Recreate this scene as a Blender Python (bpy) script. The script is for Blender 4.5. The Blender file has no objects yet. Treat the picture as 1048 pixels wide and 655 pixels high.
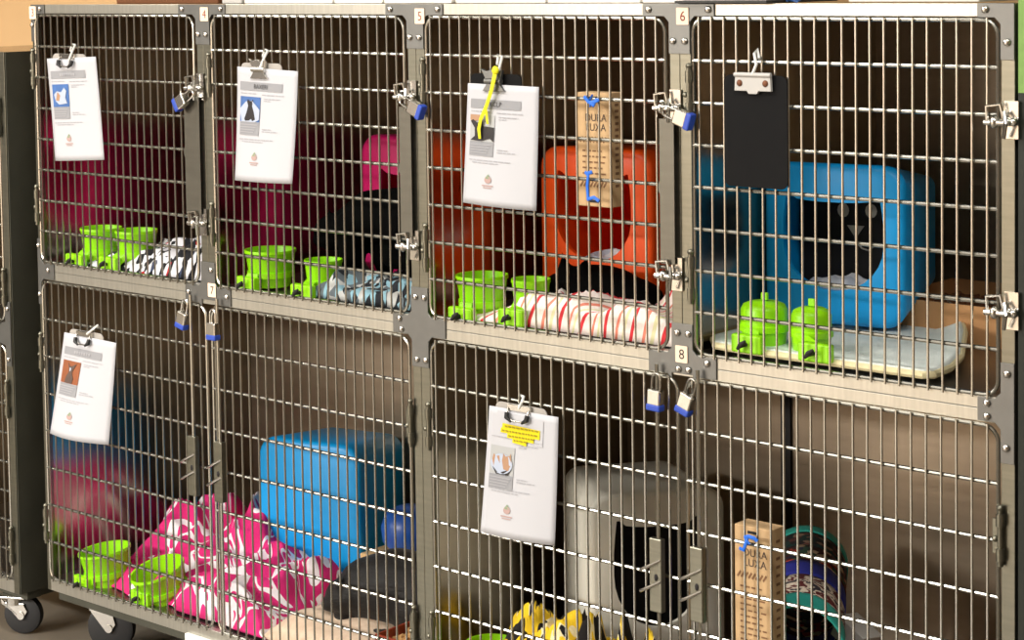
import bpy, bmesh, math, random
from mathutils import Vector, Matrix, noise
S = bpy.context.scene
COL = S.collection
PI = math.pi
random.seed(7)

# ------------------------------------------------------------------ camera model
CAM = Vector((4.7063, -3.3527, .0984)); YAW, PITCH, ROLL = -.7198, -.0567, -.0149
FPX, PPX, PPY = 2011.37, 504.889, 87.268
FWD = Vector((math.sin(YAW)*math.cos(PITCH), math.cos(YAW)*math.cos(PITCH), math.sin(PITCH)))
_r = Vector((math.cos(YAW), -math.sin(YAW), 0)); _u = _r.cross(FWD)
RGT = _r*math.cos(ROLL) + _u*math.sin(ROLL); UPV = -_r*math.sin(ROLL) + _u*math.cos(ROLL)
def _ray(px, py): return FWD + (px-PPX)/FPX*RGT - (py-PPY)/FPX*UPV
def pt(px, py, y):            # point at depth y behind the door plane
    d = _ray(px, py); return CAM + d*((y-CAM.y)/d.y)
def pz(px, py, z):            # point on a level surface
    d = _ray(px, py); return CAM + d*((z-CAM.z)/d.z)

W = .762                      # cage column pitch
ZM0, ZM1 = -.708, -.757       # middle rail
ZB = -1.628                   # foot of lower doors
FU, FL = -.712, -1.632        # cage floors
DEP = .80
ZFL = -1.855                   # room floor

# ------------------------------------------------------------------ materials
def lin(c):
    c = c/255
    return c/12.92 if c <= .04045 else ((c+.055)/1.055)**2.4
def rgb(r, g, b): return (lin(r), lin(g), lin(b), 1)
def mat(name, col, rough=.5, metal=0., noise_amt=0., noise_scale=20., stretch=None, bump=0., sheen=0., coat=0., spec=.5):
    m = bpy.data.materials.new(name); m.use_nodes = True
    nt = m.node_tree; b = nt.nodes['Principled BSDF']
    b.inputs['Base Color'].default_value = col
    b.inputs['Roughness'].default_value = rough
    b.inputs['Metallic'].default_value = metal
    b.inputs['Specular IOR Level'].default_value = spec
    if sheen:
        b.inputs['Sheen Weight'].default_value = sheen
    if coat:
        b.inputs['Coat Weight'].default_value = coat
    if noise_amt or bump:
        tc = nt.nodes.new('ShaderNodeTexCoord'); mp = nt.nodes.new('ShaderNodeMapping')
        nz = nt.nodes.new('ShaderNodeTexNoise'); nz.inputs['Scale'].default_value = noise_scale
        nz.inputs['Detail'].default_value = 4
        if stretch: mp.inputs['Scale'].default_value = stretch
        nt.links.new(tc.outputs['Object'], mp.inputs[0]); nt.links.new(mp.outputs[0], nz.inputs['Vector'])
        if noise_amt:
            mx = nt.nodes.new('ShaderNodeMix'); mx.data_type = 'RGBA'
            mx.inputs[6].default_value = tuple(max(0, c*(1-noise_amt)) for c in col[:3])+(1,)
            mx.inputs[7].default_value = tuple(min(1, c*(1+noise_amt)) for c in col[:3])+(1,)
            nt.links.new(nz.outputs['Fac'], mx.inputs[0]); nt.links.new(mx.outputs[2], b.inputs['Base Color'])
            mr = nt.nodes.new('ShaderNodeMapRange')
            mr.inputs['To Min'].default_value = max(.03, rough*(1-.5*noise_amt)); mr.inputs['To Max'].default_value = min(1, rough*(1+.5*noise_amt))
            nt.links.new(nz.outputs['Fac'], mr.inputs[0]); nt.links.new(mr.outputs[0], b.inputs['Roughness'])
        if bump:
            bp = nt.nodes.new('ShaderNodeBump'); bp.inputs['Strength'].default_value = bump; bp.inputs['Distance'].default_value = .004
            nt.links.new(nz.outputs['Fac'], bp.inputs['Height']); nt.links.new(bp.outputs[0], b.inputs['Normal'])
    return m
def ramp_mat(name, tex, stops, rough=.95, scale=10., vec_scale=None, distort=0., constant=True, rot=None, bump=.3, detail=2.):
    """cloth with a printed pattern"""
    m = bpy.data.materials.new(name); m.use_nodes = True
    nt = m.node_tree; b = nt.nodes['Principled BSDF']; b.inputs['Roughness'].default_value = rough
    tc = nt.nodes.new('ShaderNodeTexCoord'); mp = nt.nodes.new('ShaderNodeMapping')
    nt.links.new(tc.outputs['UV'], mp.inputs[0])
    if vec_scale: mp.inputs['Scale'].default_value = vec_scale
    if rot: mp.inputs['Rotation'].default_value = rot
    if tex == 'noise':
        t = nt.nodes.new('ShaderNodeTexNoise'); t.inputs['Scale'].default_value = scale; t.inputs['Detail'].default_value = detail
        t.inputs['Distortion'].default_value = distort; out = t.outputs['Fac']
    elif tex == 'wave':
        t = nt.nodes.new('ShaderNodeTexWave'); t.inputs['Scale'].default_value = scale; t.inputs['Distortion'].default_value = distort
        t.wave_profile = 'SAW'; t.inputs['Detail'].default_value = 1; out = t.outputs['Fac']
    else:
        t = nt.nodes.new('ShaderNodeTexVoronoi'); t.inputs['Scale'].default_value = scale; out = t.outputs['Color']
        sp = nt.nodes.new('ShaderNodeSeparateColor'); nt.links.new(out, sp.inputs[0]); out = sp.outputs[0]
    nt.links.new(mp.outputs[0], t.inputs['Vector'])
    cr = nt.nodes.new('ShaderNodeValToRGB'); cr.color_ramp.interpolation = 'CONSTANT' if constant else 'LINEAR'
    e = cr.color_ramp.elements
    while len(e) > 1: e.remove(e[-1])
    e[0].position, e[0].color = stops[0]
    for p, c in stops[1:]:
        k = e.new(p); k.color = c
    nt.links.new(out, cr.inputs[0]); nt.links.new(cr.outputs[0], b.inputs['Base Color'])
    n2 = nt.nodes.new('ShaderNodeTexNoise'); n2.inputs['Scale'].default_value = 90; nt.links.new(tc.outputs['UV'], n2.inputs['Vector'])
    bp = nt.nodes.new('ShaderNodeBump'); bp.inputs['Strength'].default_value = bump; bp.inputs['Distance'].default_value = .006
    nt.links.new(n2.outputs['Fac'], bp.inputs['Height']); nt.links.new(bp.outputs[0], b.inputs['Normal'])
    return m

M = {}
M['steel'] = mat('brushed stainless steel', rgb(126, 124, 111), .34, .9, .22, 9, (1, 1, 14), .03)
M['rail'] = mat('brushed stainless rail', rgb(186, 183, 172), .34, .8, .22, 9, (14, 1, 1), .03)
M['plate'] = mat('dull steel plate', rgb(116, 116, 113), .44, .8, .12, 30)
M['inner'] = mat('scuffed stainless panel', rgb(166, 157, 142), .2, 1., .12, 7, (1, 1, 5), .02)
M['guard'] = mat('dull dark steel guard', rgb(104, 101, 92), .42, .85, .15, 12, (1, 1, 6))
M['innerback'] = mat('brushed back panel', rgb(170, 152, 130), .42, .68, .14, 6, (1, 1, 8), .03)
M['innerfloor'] = mat('scuffed stainless floor', rgb(150, 145, 138), .36, 1., .2, 12, None, .03)
M['wire'] = mat('nickel plated wire', rgb(176, 174, 165), .25, .95)
M['chrome'] = mat('bright steel', rgb(205, 202, 196), .22, 1.)
M['rivet'] = mat('polished rivet', rgb(214, 210, 205), .2, 1.)
M['darksteel'] = mat('old dark steel', rgb(76, 76, 66), .5, .3, .25, 10)
M['green'] = mat('lime green plastic', rgb(152, 228, 12), .36)
M['magenta'] = mat('magenta plastic', rgb(228, 28, 116), .42)
M['orange'] = mat('orange plastic', rgb(255, 88, 16), .42)
M['blue'] = mat('sky blue plastic', rgb(8, 164, 240), .42)
M['grey'] = mat('warm grey plastic', rgb(224, 221, 208), .4)
M['paper'] = mat('white paper', rgb(190, 191, 196), .7)
M['band'] = mat('grey print', rgb(146, 147, 151), .8)
M['faint'] = mat('faint print', rgb(166, 166, 171), .8)
M['ink'] = mat('dark ink', rgb(70, 68, 70), .8)
M['pblue'] = mat('photo blue', rgb(66, 104, 164), .6, 0, .35, 60)
M['ppale'] = mat('photo pale', rgb(176, 186, 204), .6)
M['pcat'] = mat('photo dark fur', rgb(32, 27, 28), .6, 0, .3, 90)
M['pbrown'] = mat('photo brown', rgb(146, 84, 50), .6, 0, .25, 60)
M['ptan'] = mat('photo tan', rgb(170, 132, 102), .6)
M['pgrey'] = mat('photo grey', rgb(172, 174, 174), .6)
M['pstripe'] = mat('photo tabby grey', rgb(92, 74, 66), .6, 0, .4, 120)
M['yellow'] = mat('yellow webbing', rgb(232, 226, 20), .6)
M['hilite'] = mat('yellow highlighter', rgb(226, 208, 8), .8)
M['logog'] = mat('green print', rgb(132, 152, 122), .8)
M['logor'] = mat('pale red print', rgb(176, 148, 142), .8)
M['black'] = mat('black plastic', rgb(18, 18, 18), .5)
M['board'] = mat('black hardboard', rgb(15, 15, 16), .7, 0, .3, 40, spec=.15)
M['boardgrey'] = mat('pale hardboard', rgb(170, 165, 158), .6)
M['rust'] = mat('rusty rivet', rgb(120, 78, 56), .6, .6)
M['sticker'] = mat('cream sticker', rgb(250, 222, 196), .7)
M['red'] = mat('dark red print', rgb(120, 30, 24), .7)
M['blk'] = mat('black print', rgb(26, 22, 22), .7)
M['bluevinyl'] = mat('blue vinyl band', rgb(40, 74, 178), .5)
M['kraft'] = mat('kraft card', rgb(204, 170, 126), .85, 0, .08, 40)
M['inkbrown'] = mat('brown black ink', rgb(74, 62, 58), .85)
M['kraftin'] = mat('kraft print', rgb(128, 92, 62), .85)
M['cardb'] = mat('brown cardboard', rgb(206, 154, 104), .85, 0, .08, 25)
M['cardd'] = mat('dark cardboard', rgb(104, 62, 30), .85, 0, .1, 25)
M['cardl'] = mat('pale cardboard', rgb(214, 180, 128), .85, 0, .06, 25)
M['terra'] = mat('terracotta plastic', rgb(150, 56, 30), .5)
M['pellet'] = mat('wood pellet litter', rgb(206, 160, 104), .9, 0, .25, 120)
M['pelletd'] = mat('dark wood litter', rgb(130, 84, 54), .9, 0, .3, 120)
M['ribbon'] = mat('blue ribbon', rgb(28, 108, 220), .5)
M['white'] = mat('white card', rgb(238, 236, 228), .7)
M['wplastic'] = mat('white strip', rgb(232, 232, 228), .5)
M['fur'] = mat('black fur', rgb(5, 5, 5), .85, 0, .3, 60, None, .4, spec=.06)
M['furb'] = mat('sooty brown fur', rgb(22, 20, 19), .6, 0, .5, 45, (1, 1, 3), .6, .05, spec=.25)
M['pupil'] = mat('cat eye', rgb(150, 150, 60), .2)
M['pink'] = mat('pink skin', rgb(170, 110, 110), .6)
M['rubber'] = mat('black rubber', rgb(30, 30, 31), .6)
M['grybowl'] = mat('deep blue plastic', rgb(34, 84, 168), .35)
M['tray'] = mat('pale grey plastic', rgb(186, 184, 180), .4)
M['facepale'] = mat('pale print', rgb(186, 182, 172), .8)
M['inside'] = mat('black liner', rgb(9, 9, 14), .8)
M['floor'] = mat('sealed concrete', rgb(112, 104, 92), .45, 0, .25, 3.5, None, .05)
M['beige'] = mat('beige wall paint', rgb(226, 188, 138), .8, 0, .05, 6)
M['greenwall'] = mat('green block wall paint', rgb(122, 158, 84), .75, 0, .1, 60, None, .25)
M['greenshade'] = mat('shaded green wall', rgb(16, 24, 12), .6, 0, .2, 30)  # green wall with its shade put into the colour
M['roomwall'] = mat('taupe room wall', rgb(168, 148, 128), .85, 0, .08, 3)
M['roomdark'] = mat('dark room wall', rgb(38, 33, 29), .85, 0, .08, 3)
M['ceil'] = mat('ceiling tile', rgb(196, 194, 188), .9, 0, .05, 8)
M['teal'] = mat('teal binding', rgb(52, 184, 170), .7)
M['tblue'] = mat('royal blue cloth', rgb(38, 46, 150), .8)
M['tpat'] = ramp_mat('floral print cloth', 'vor', [(0, rgb(70, 24, 24)), (.3, rgb(176, 60, 40)), (.48, rgb(26, 40, 66)), (.66, rgb(216, 190, 160)), (.8, rgb(50, 80, 60))], scale=16)
M['tpat2'] = ramp_mat('dark floral cloth', 'vor', [(0, rgb(20, 52, 50)), (.4, rgb(32, 26, 30)), (.72, rgb(96, 50, 44)), (.88, rgb(150, 120, 100))], scale=16)
M['tcream'] = ramp_mat('cream leaf cloth', 'noise', [(0, rgb(96, 30, 30)), (.46, rgb(226, 210, 190)), (.56, rgb(50, 40, 52))], scale=9, distort=1)
M['cl_pink'] = ramp_mat('pink and white fleece', 'noise', [(0, rgb(214, 36, 116)), (.47, rgb(214, 36, 116)), (.5, rgb(244, 236, 240)), (.585, rgb(222, 44, 124))], scale=4.2, distort=1.6, detail=1)
M['cl_bw'] = ramp_mat('black white red fleece', 'vor', [(0, rgb(22, 22, 28)), (.42, rgb(232, 232, 238)), (.84, rgb(60, 70, 96)), (.93, rgb(186, 30, 36))], scale=24)
M['cl_lb'] = ramp_mat('pale blue grey fleece', 'vor', [(0, rgb(30, 34, 40)), (.34, rgb(140, 182, 198)), (.55, rgb(190, 192, 190)), (.76, rgb(96, 106, 112))], scale=24)
M['cl_stripe'] = ramp_mat('candy striped towel', 'wave', [(0, rgb(246, 234, 226)), (.2, rgb(232, 138, 116)), (.3, rgb(248, 238, 230)), (.46, rgb(226, 222, 176)), (.56, rgb(248, 238, 232)), (.74, rgb(216, 54, 62)), (.86, rgb(246, 232, 226))], scale=2.6, distort=1.4, rot=(0, 0, .6))
M['cl_beige'] = ramp_mat('beige towelling', 'noise', [(0, rgb(214, 184, 156)), (1, rgb(244, 222, 198))], scale=14, constant=False, bump=.8)
M['cl_yel'] = ramp_mat('yellow black white fleece', 'noise', [(0, rgb(24, 20, 20)), (.40, rgb(24, 20, 20)), (.43, rgb(246, 206, 40)), (.56, rgb(240, 226, 180)), (.59, rgb(22, 18, 18))], scale=6.5, distort=1.2, detail=1)
M['cl_sal'] = ramp_mat('salmon print cloth', 'vor', [(0, rgb(232, 140, 104)), (.7, rgb(120, 110, 170)), (.85, rgb(230, 200, 180))], scale=7)
M['cl_cube'] = ramp_mat('white blue check cloth', 'vor', [(0, rgb(196, 202, 214)), (.6, rgb(90, 104, 150)), (.8, rgb(226, 226, 230))], scale=7)
M['mat'] = ramp_mat('quilted pale mat', 'noise', [(0, rgb(214, 226, 220)), (1, rgb(242, 246, 240))], scale=12, constant=False, bump=.6)
M['cream'] = mat('cream binding', rgb(232, 220, 176), .85)
M['cable'] = mat('blue cable', rgb(50, 100, 170), .5)

# ------------------------------------------------------------------ mesh helpers
class MB:
    def __init__(s): s.v = []; s.f = []; s.m = []; s.uv = {}
    def add(s, vs, fs, mi=0):
        o = len(s.v); s.v += [Vector(v) for v in vs]
        s.f += [tuple(i+o for i in f) for f in fs]; s.m += [mi]*len(fs); return s
    def box(s, lo, hi, mi=0, T=None):
        (a, b, c), (d, e, f) = lo, hi
        vs = [Vector(p) for p in ((a,b,c),(d,b,c),(d,e,c),(a,e,c),(a,b,f),(d,b,f),(d,e,f),(a,e,f))]
        if T: vs = [T @ v for v in vs]
        return s.add(vs, [(0,3,2,1),(4,5,6,7),(0,1,5,4),(1,2,6,5),(2,3,7,6),(3,0,4,7)], mi)
    def tube(s, pts, r, n=8, closed=False, mi=0, flat=1.):
        pts = [Vector(p) for p in pts]; k = len(pts); rs = r if isinstance(r, (list, tuple)) else [r]*k
        rings = []; prev = None
        for i, p in enumerate(pts):
            a = pts[i-1] if (i > 0 or closed) else p
            b = pts[(i+1) % k] if (i < k-1 or closed) else p
            t = (b-a).normalized()
            if prev is None:
                ref = Vector((0, 0, 1)) if abs(t.z) < .9 else Vector((1, 0, 0))
                n1 = t.cross(ref).normalized()
            else:
                n1 = (prev - t*prev.dot(t)).normalized()
            prev = n1; n2 = t.cross(n1)
            rings.append([p + (n1*math.cos(2*PI*j/n)*flat + n2*math.sin(2*PI*j/n))*rs[i] for j in range(n)])
        vs = [v for rg in rings for v in rg]; fs = []
        for i in range(k if closed else k-1):
            for j in range(n):
                i2 = (i+1) % k; j2 = (j+1) % n
                fs.append((i*n+j, i*n+j2, i2*n+j2, i2*n+j))
        if not closed:
            fs.append(tuple(range(n))[::-1]); fs.append(tuple((k-1)*n+j for j in range(n)))
        return s.add(vs, fs, mi)
    def cyl(s, p0, p1, r, n=12, mi=0): return s.tube([p0, p1], r, n, mi=mi)
    def lathe(s, prof, c=(0, 0, 0), n=28, mi=0, T=None, cap=False):
        c = Vector(c); vs = []
        for r, z in prof:
            for j in range(n):
                v = Vector((r*math.cos(2*PI*j/n), r*math.sin(2*PI*j/n), z))
                vs.append((T @ v if T else v) + c)
        fs = []
        for i in range(len(prof)-1):
            for j in range(n):
                j2 = (j+1) % n; fs.append((i*n+j, i*n+j2, (i+1)*n+j2, (i+1)*n+j))
        if cap:
            fs.append(tuple(range(n))[::-1]); fs.append(tuple((len(prof)-1)*n+j for j in range(n)))
        return s.add(vs, fs, mi)
    def ell(s, c, r, rot=None, n=16, m=10, mi=0):
        c = Vector(c); vs = []; R = rot.to_matrix() if rot else Matrix.Identity(3)
        for i in range(m+1):
            th = PI*i/m
            for j in range(n):
                ph = 2*PI*j/n
                v = Vector((r[0]*math.sin(th)*math.cos(ph), r[1]*math.sin(th)*math.sin(ph), r[2]*math.cos(th)))
                vs.append(c + R @ v)
        fs = [(i*n+j, (i+1)*n+j, (i+1)*n+(j+1) % n, i*n+(j+1) % n) for i in range(m) for j in range(n)]
        return s.add(vs, fs, mi)
    def prism(s, poly, y0, y1, mi=0, fn=None):
        """polygon in (x, z) pushed from y0 to y1"""
        n = len(poly)
        vs = [(x, y0, z) for x, z in poly] + [(x, y1, z) for x, z in poly]
        if fn: vs = [fn(v) for v in vs]
        fs = [tuple(range(n)), tuple(range(2*n-1, n-1, -1))] + [(j, j+n, (j+1) % n+n, (j+1) % n) for j in range(n)]
        return s.add(vs, fs, mi)
    def build(s, name, mats, parent=None, smooth=False, bevel=0., uvs=None):
        me = bpy.data.meshes.new(name); me.from_pydata([tuple(v) for v in s.v], [], s.f)
        for m_ in (mats if isinstance(mats, (list, tuple)) else [mats]): me.materials.append(m_)
        for p, mi in zip(me.polygons, s.m): p.material_index = mi
        bm = bmesh.new(); bm.from_mesh(me); bmesh.ops.remove_doubles(bm, verts=bm.verts, dist=1e-6)
        bmesh.ops.recalc_face_normals(bm, faces=bm.faces); bm.to_mesh(me); bm.free()
        o = bpy.data.objects.new(name, me); COL.objects.link(o)
        if smooth:
            for p in me.polygons: p.use_smooth = True
            me.set_sharp_from_angle(angle=math.radians(42))
        if bevel:
            b = o.modifiers.new('bevel', 'BEVEL'); b.width = bevel; b.segments = 2; b.limit_method = 'ANGLE'
        if parent: o.parent = parent
        return o
def tag(o, label, cat, group=None, kind=None):
    o['label'] = label; o['category'] = cat
    if group: o['group'] = group
    if kind: o['kind'] = kind
    return o
def empty(name, loc, label, cat, group=None, rz=0.):
    o = bpy.data.objects.new(name, None); COL.objects.link(o); o.location = loc; o.rotation_euler.z = rz
    o.empty_display_size = .05
    return tag(o, label, cat, group)
def adopt(o, root):           # mesh written in world coordinates becomes a part of root
    o.parent = root; o.matrix_parent_inverse = Matrix.Translation(root.location).inverted(); return o
def struct(o): o['kind'] = 'structure'; return o
def text_geo(txt, size):
    c = bpy.data.curves.new('t', 'FONT'); c.body = txt; c.size = size; c.align_x = 'CENTER'; c.align_y = 'CENTER'; c.resolution_u = 3
    o = bpy.data.objects.new('t', c); COL.objects.link(o)
    dg = bpy.context.evaluated_depsgraph_get(); me = o.evaluated_get(dg).to_mesh()
    vs = [v.co.copy() for v in me.vertices]; fs = [tuple(p.vertices) for p in me.polygons]
    o.evaluated_get(dg).to_mesh_clear(); bpy.data.objects.remove(o); bpy.data.curves.remove(c)
    return vs, fs
def rrect(w, h, r, n=5, inset=0.):
    """rounded rectangle centred on 0, in (x, z)"""
    w2, h2 = w/2-inset, h/2-inset; r = max(.001, r-inset*.5); out = []
    for cx, cz, a0 in ((w2-r, h2-r, 0), (-w2+r, h2-r, PI/2), (-w2+r, -h2+r, PI), (w2-r, -h2+r, 1.5*PI)):
        for k in range(n+1):
            a = a0+PI/2*k/n; out.append((cx+r*math.cos(a), cz+r*math.sin(a)))
    return out

# ------------------------------------------------------------------ the room
def slab(name, lo, hi, m): return struct(MB().box(lo, hi).build(name, m))
slab('floor', (-5, -7.6, ZFL-.05), (7, 1.0, ZFL), M['floor'])
slab('wall_back', (-5, .9, ZFL), (7, 1.0, .95), M['beige'])
slab('wall_right', (3.052, 0.0, -.135), (7, .12, .95), M['greenwall'])
slab('wall_right_shade', (3.052, 0.0, ZFL), (7, .12, -.135), M['greenshade'])  # near-black slab painted in for the shade low on the right wall
slab('wall_left', (-5.1, -7.6, ZFL), (-5, 1.0, .95), M['roomdark'])
slab('wall_front', (-5, -7.7, ZFL), (7, -7.6, .95), M['roomwall'])
slab('wall_side', (7, -7.6, ZFL), (7.1, 1.0, .95), M['roomwall'])
slab('ceiling', (-5, -7.6, .95), (7, 1.0, 1.0), M['ceil'])

# ------------------------------------------------------------------ steel cages
def door_mesh(xl, xr, zb, zt, nv, nh):
    b = MB(); r = .0042; rc = .03
    w, h = xr-xl, zt-zb; cx, cz = (xl+xr)/2, (zb+zt)/2
    b.tube([(cx+x, 0, cz+z) for x, z in rrect(w, h, rc, 6)], r, 8, closed=True)
    m0 = .019
    for k in range(nv):
        x = xl+m0+(w-2*m0)*k/(nv-1)
        b.tube([(x, -.0066, zb-.006), (x, -.0066, zt+.004)], .0026, 7)
    for k in range(1, nh):
        z = zt-(zt-zb)*k/nh
        b.tube([(xl-.001, 0, z), (xr+.001, 0, z)], .0043, 8)
    return b
def hinge(x, z, h=.11):
    b = MB()
    b.cyl((x, -.008, z-h/2), (x, -.008, z+h/2), .0055, 10)
    for dz in (-h*.3, h*.3): b.cyl((x, -.008, z+dz-.012), (x, -.008, z+dz+.012), .0085, 10)
    b.box((x-.018, -.004, z-h*.3), (x+.004, .003, z+h*.3))
    b.ell((x, -.008, z+h/2), (.007, .007, .007), n=8, m=6)
    b.ell((x-.012, -.006, z-.005), (.006, .005, .006), n=8, m=6)
    return b
def latch(x, z, s=1):
    """slide bolt with its keeper; s=-1 turns it to the left"""
    b = MB()
    b.box((x+.016, -.008, z-.03), (x+.044, -.001, z+.04))
    b.cyl((x-.02*s, -.016, z), (x+.042*s, -.016, z), .006, 10)
    b.tube([(x-.014*s, -.016, z), (x-.014*s, -.02, z+.03), (x+.014*s, -.02, z+.034), (x+.02*s, -.016, z+.004)], .0035, 7)
    b.tube([(x+.022*s, -.02, z+.02), (x+.03*s, -.03, z), (x+.022*s, -.022, z-.028)], .004, 7)
    for q in (.026, .038): b.ell((x+q*s, -.014, z+.002), (.0085, .009, .0085), n=10, m=7)
    b.ell((x, -.016, z), (.009, .009, .012), n=10, m=7)
    return b
def rivets(parent, pts, y=-.0045, r=.0075):
    for x, z in pts:
        b = MB().ell((x, y, z), (r, .0045, r), n=10, m=6)
        b.build('rivet', M['rivet'], parent, smooth=True)
def sticker(parent, x, z, txt, m, w=.031, h=.036, y=-.0052):
    o = MB().prism(rrect(w, h, .002, 2), y, y-.0008, fn=lambda v: (v[0]+x, v[1], v[2]+z)).build('number_sticker', M['sticker'], parent)
    vs, fs = text_geo(txt, .030)
    MB().add([(v.x+x+.001, y-.0012, v.y+z-.001) for v in vs], fs).build('digit', m, o)
    return o
def plate_T(parent, x, wl, wr, pl, pr, z0=.03, z1=-.075):
    """T shaped corner plate: wings over the rail, stem down the post"""
    b = MB(); r = .012
    poly = [(x-wl, z0), (x-wl, .0035), (x-pl-r, .0035), (x-pl, .0035-r), (x-pl, z1), (x+pr, z1), (x+pr, .0035-r), (x+pr+r, .0035), (x+wr, .0035), (x+wr, z0)]
    if wl <= pl: poly = [(x-wl, z0), (x-wl, z1)] + poly[5:]
    if wr <= pr: poly = poly[:-5] + [(x+wr, z1), (x+wr, z0)] if wl > pl else poly
    b.prism(poly, -.0004, -.0038)
    return b.build('corner_plate', M['plate'], parent, bevel=.0008)
def plate_X(parent, x, wl, wr, pl, pr, zu=-.64, zd=-.83):
    b = MB(); r = .012; a, c = ZM0-.002, ZM1+.002
    poly = []
    if wl > pl: poly += [(x-pl, zu), (x-pl, a+r), (x-pl-r, a), (x-wl, a), (x-wl, c), (x-pl-r, c), (x-pl, c-r), (x-pl, zd)]
    else: poly += [(x-pl, zu), (x-pl, zd)]
    if wr > pr: poly += [(x+pr, zd), (x+pr, c-r), (x+pr+r, c), (x+wr, c), (x+wr, a), (x+pr+r, a), (x+pr, a+r), (x+pr, zu)]
    else: poly += [(x+pr, zd), (x+pr, zu)]
    b.prism(poly, -.0004, -.0038)
    return b.build('corner_plate', M['plate'], parent, bevel=.0008)

G_CAGE = 'steel cages of the stacked bank'
def cage(label, x0, x1, zf, zc, rail_lo, rail_hi, doors, pl=.034, pr=.024, dep=DEP, nh=8, nv=22, group=G_CAGE, pm='steel', x_in0=None):
    """one cage unit: shell panels, front posts and rails, wire doors. zf floor, zc ceiling, rails (z0, z1)"""
    root = empty('steel_cage', ((x0+x1)/2, 0, rail_lo[0]), label, 'cage', group)
    P = lambda b, n, m, **k: adopt(b.build(n, M[m], **k), root)
    t = .0035
    P(MB().box((x0+.0005, .02, zf), (x0+t, dep, zc)), 'side_panel', 'inner')
    P(MB().box((x1-t, .02, zf), (x1-.0005, dep, zc)), 'side_panel', 'inner')
    P(MB().box((x0+t, dep-t, zf), (x1-t, dep, zc)), 'back_panel', 'innerback')
    P(MB().box((x0+.0005, .0205, zf-.008), (x1-.0005, dep, zf)), 'floor_panel', 'innerfloor')
    P(MB().box((x0+.0005, .02, zc), (x1-.0005, dep, zc+.004)), 'ceiling_panel', 'inner')
    zt, zb = rail_hi[1], rail_lo[0]
    P(MB().box((x0+.0003, 0, zb), (x0+pl, .02, zt)), 'post', pm, bevel=.001)
    P(MB().box((x1-pr, 0, zb), (x1-.0003, .02, zt)), 'post', pm, bevel=.001)
    P(MB().box((x0+pl, 0, rail_lo[0]), (x1-pr, .02, rail_lo[1])), 'rail', 'rail', bevel=.001)
    P(MB().box((x0+pl, 0, rail_hi[0]), (x1-pr, .02, rail_hi[1])), 'rail', 'rail', bevel=.001)
    ds = []
    for xl, xr, zb_, zt_ in doors:
        d = P(door_mesh(xl, xr, zb_, zt_, nv, nh), 'wire_door', 'wire', smooth=True)
        ds.append(d)
    return root, ds
def sub(o, door, root):       # sub-part under a door, written in world coordinates
    o.parent = door
    return o

XL, XR = .02, 3.046
RT = (.005, .030); RM = (ZM1, ZM0); RB = (-1.664, -1.632)
ZMID = (ZM0+ZM1)/2
units = []
names_up = ['upper steel cage holding the black, white and red fleece, left of the number 4 sticker',
            'upper steel cage with a standing black cat, between number stickers 4 and 5',
            'upper steel cage with the orange cube and striped towel, between stickers 5 and 6',
            'upper steel cage with a blue cube and white mat, right of the number 6 sticker']
ups = []
for i in range(4):
    x0 = XL if i == 0 else i*W+.002; x1 = XR if i == 3 else (i+1)*W+.002
    pl = .016 if i == 0 else .028; pr = .028 if i == 3 else .026
    root, ds = cage(names_up[i], x0, x1, FU, .012, (ZMID+.0004, ZM0), RT, [(i*W+.0365, (i+1)*W-.036, -.705, -.001)], pl=pl, pr=pr)
    d = ds[0]; xl, xr = i*W+.0365, (i+1)*W-.036
    for z in (-.155, -.545): sub(hinge(xl-.006, z).build('hinge', M['steel'], smooth=True), d, root)
    for z in (-.19, -.545): sub(latch(xr, z).build('latch', M['chrome'], smooth=True), d, root)
    if i < 3:
        gx = xr-.030 if i == 0 else xr-.008
        poly = [(gx, -.212), (xr+.030, -.212), (xr+.030, -.520), (gx, -.520), (gx, -.372), (gx-.004, -.366), (gx-.004, -.350), (gx, -.344)]
        sub(MB().prism(poly, -.0115, -.0135).build('latch_guard', M['guard'], bevel=.0005), d, root)
    ups.append((root, d))
names_lo = ['wide lower steel cage with two doors, around the pink fleece, under the number 7 sticker',
            'wide lower steel cage with two doors, around the grey cube, under the number 8 sticker']
los = []
for k in range(2):
    x0 = XL if k == 0 else 2*W+.002; x1 = XR if k == 1 else 2*W+.002
    pl = .016 if k == 0 else .028; pr = .028 if k == 1 else .026
    a, b_ = 2*k*W+.0365, (2*k+2)*W-.036; c = (2*k+1)*W
    root, ds = cage(names_lo[k], x0, x1, FL, ZM1+.004, RB, (ZM1, ZMID-.0004), [(a, c-.012, ZB, -.763), (c+.012, b_, ZB, -.763)], pl=pl, pr=pr)
    for j, d in enumerate(ds):
        hx = a-.006 if j == 0 else b_+.008
        for z in (-.97, -1.47): sub(hinge(hx, z).build('hinge', M['steel'], smooth=True), d, root)
        lx = c-.058 if j == 0 else c+.048
        bx = MB(); bx.box((lx-.0005-.016, -.024, -1.272), (lx+.016, -.009, -1.112))
        sub(bx.build('latch_box', M['steel'], bevel=.002), d, root)
        rd = MB(); rd.cyl((lx+.004, -.017, ZB+.01), (lx+.004, -.017, -.735), .0042, 8)
        sub(rd.build('latch_rod', M['wire'], smooth=True), d, root)
        for z in (-1.172, -1.218):
            hk = MB(); hk.tube([(lx-.036, -.03, z-.012), (lx-.02, -.032, z-.004), (lx-.002, -.028, z+.006), (lx+.012, -.022, z+.014)], .0036, 7)
            sub(hk.build('latch_pin', M['chrome'], smooth=True), d, root)
        dk = MB(); dk.ell((lx+.002, -.0245, -1.196), (.005, .002, .008), n=10, m=6)
        sub(dk.build('slot', M['blk'], smooth=True), d, root)
    los.append((root, ds))
sx = pt(805, 450, .79).x
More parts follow.
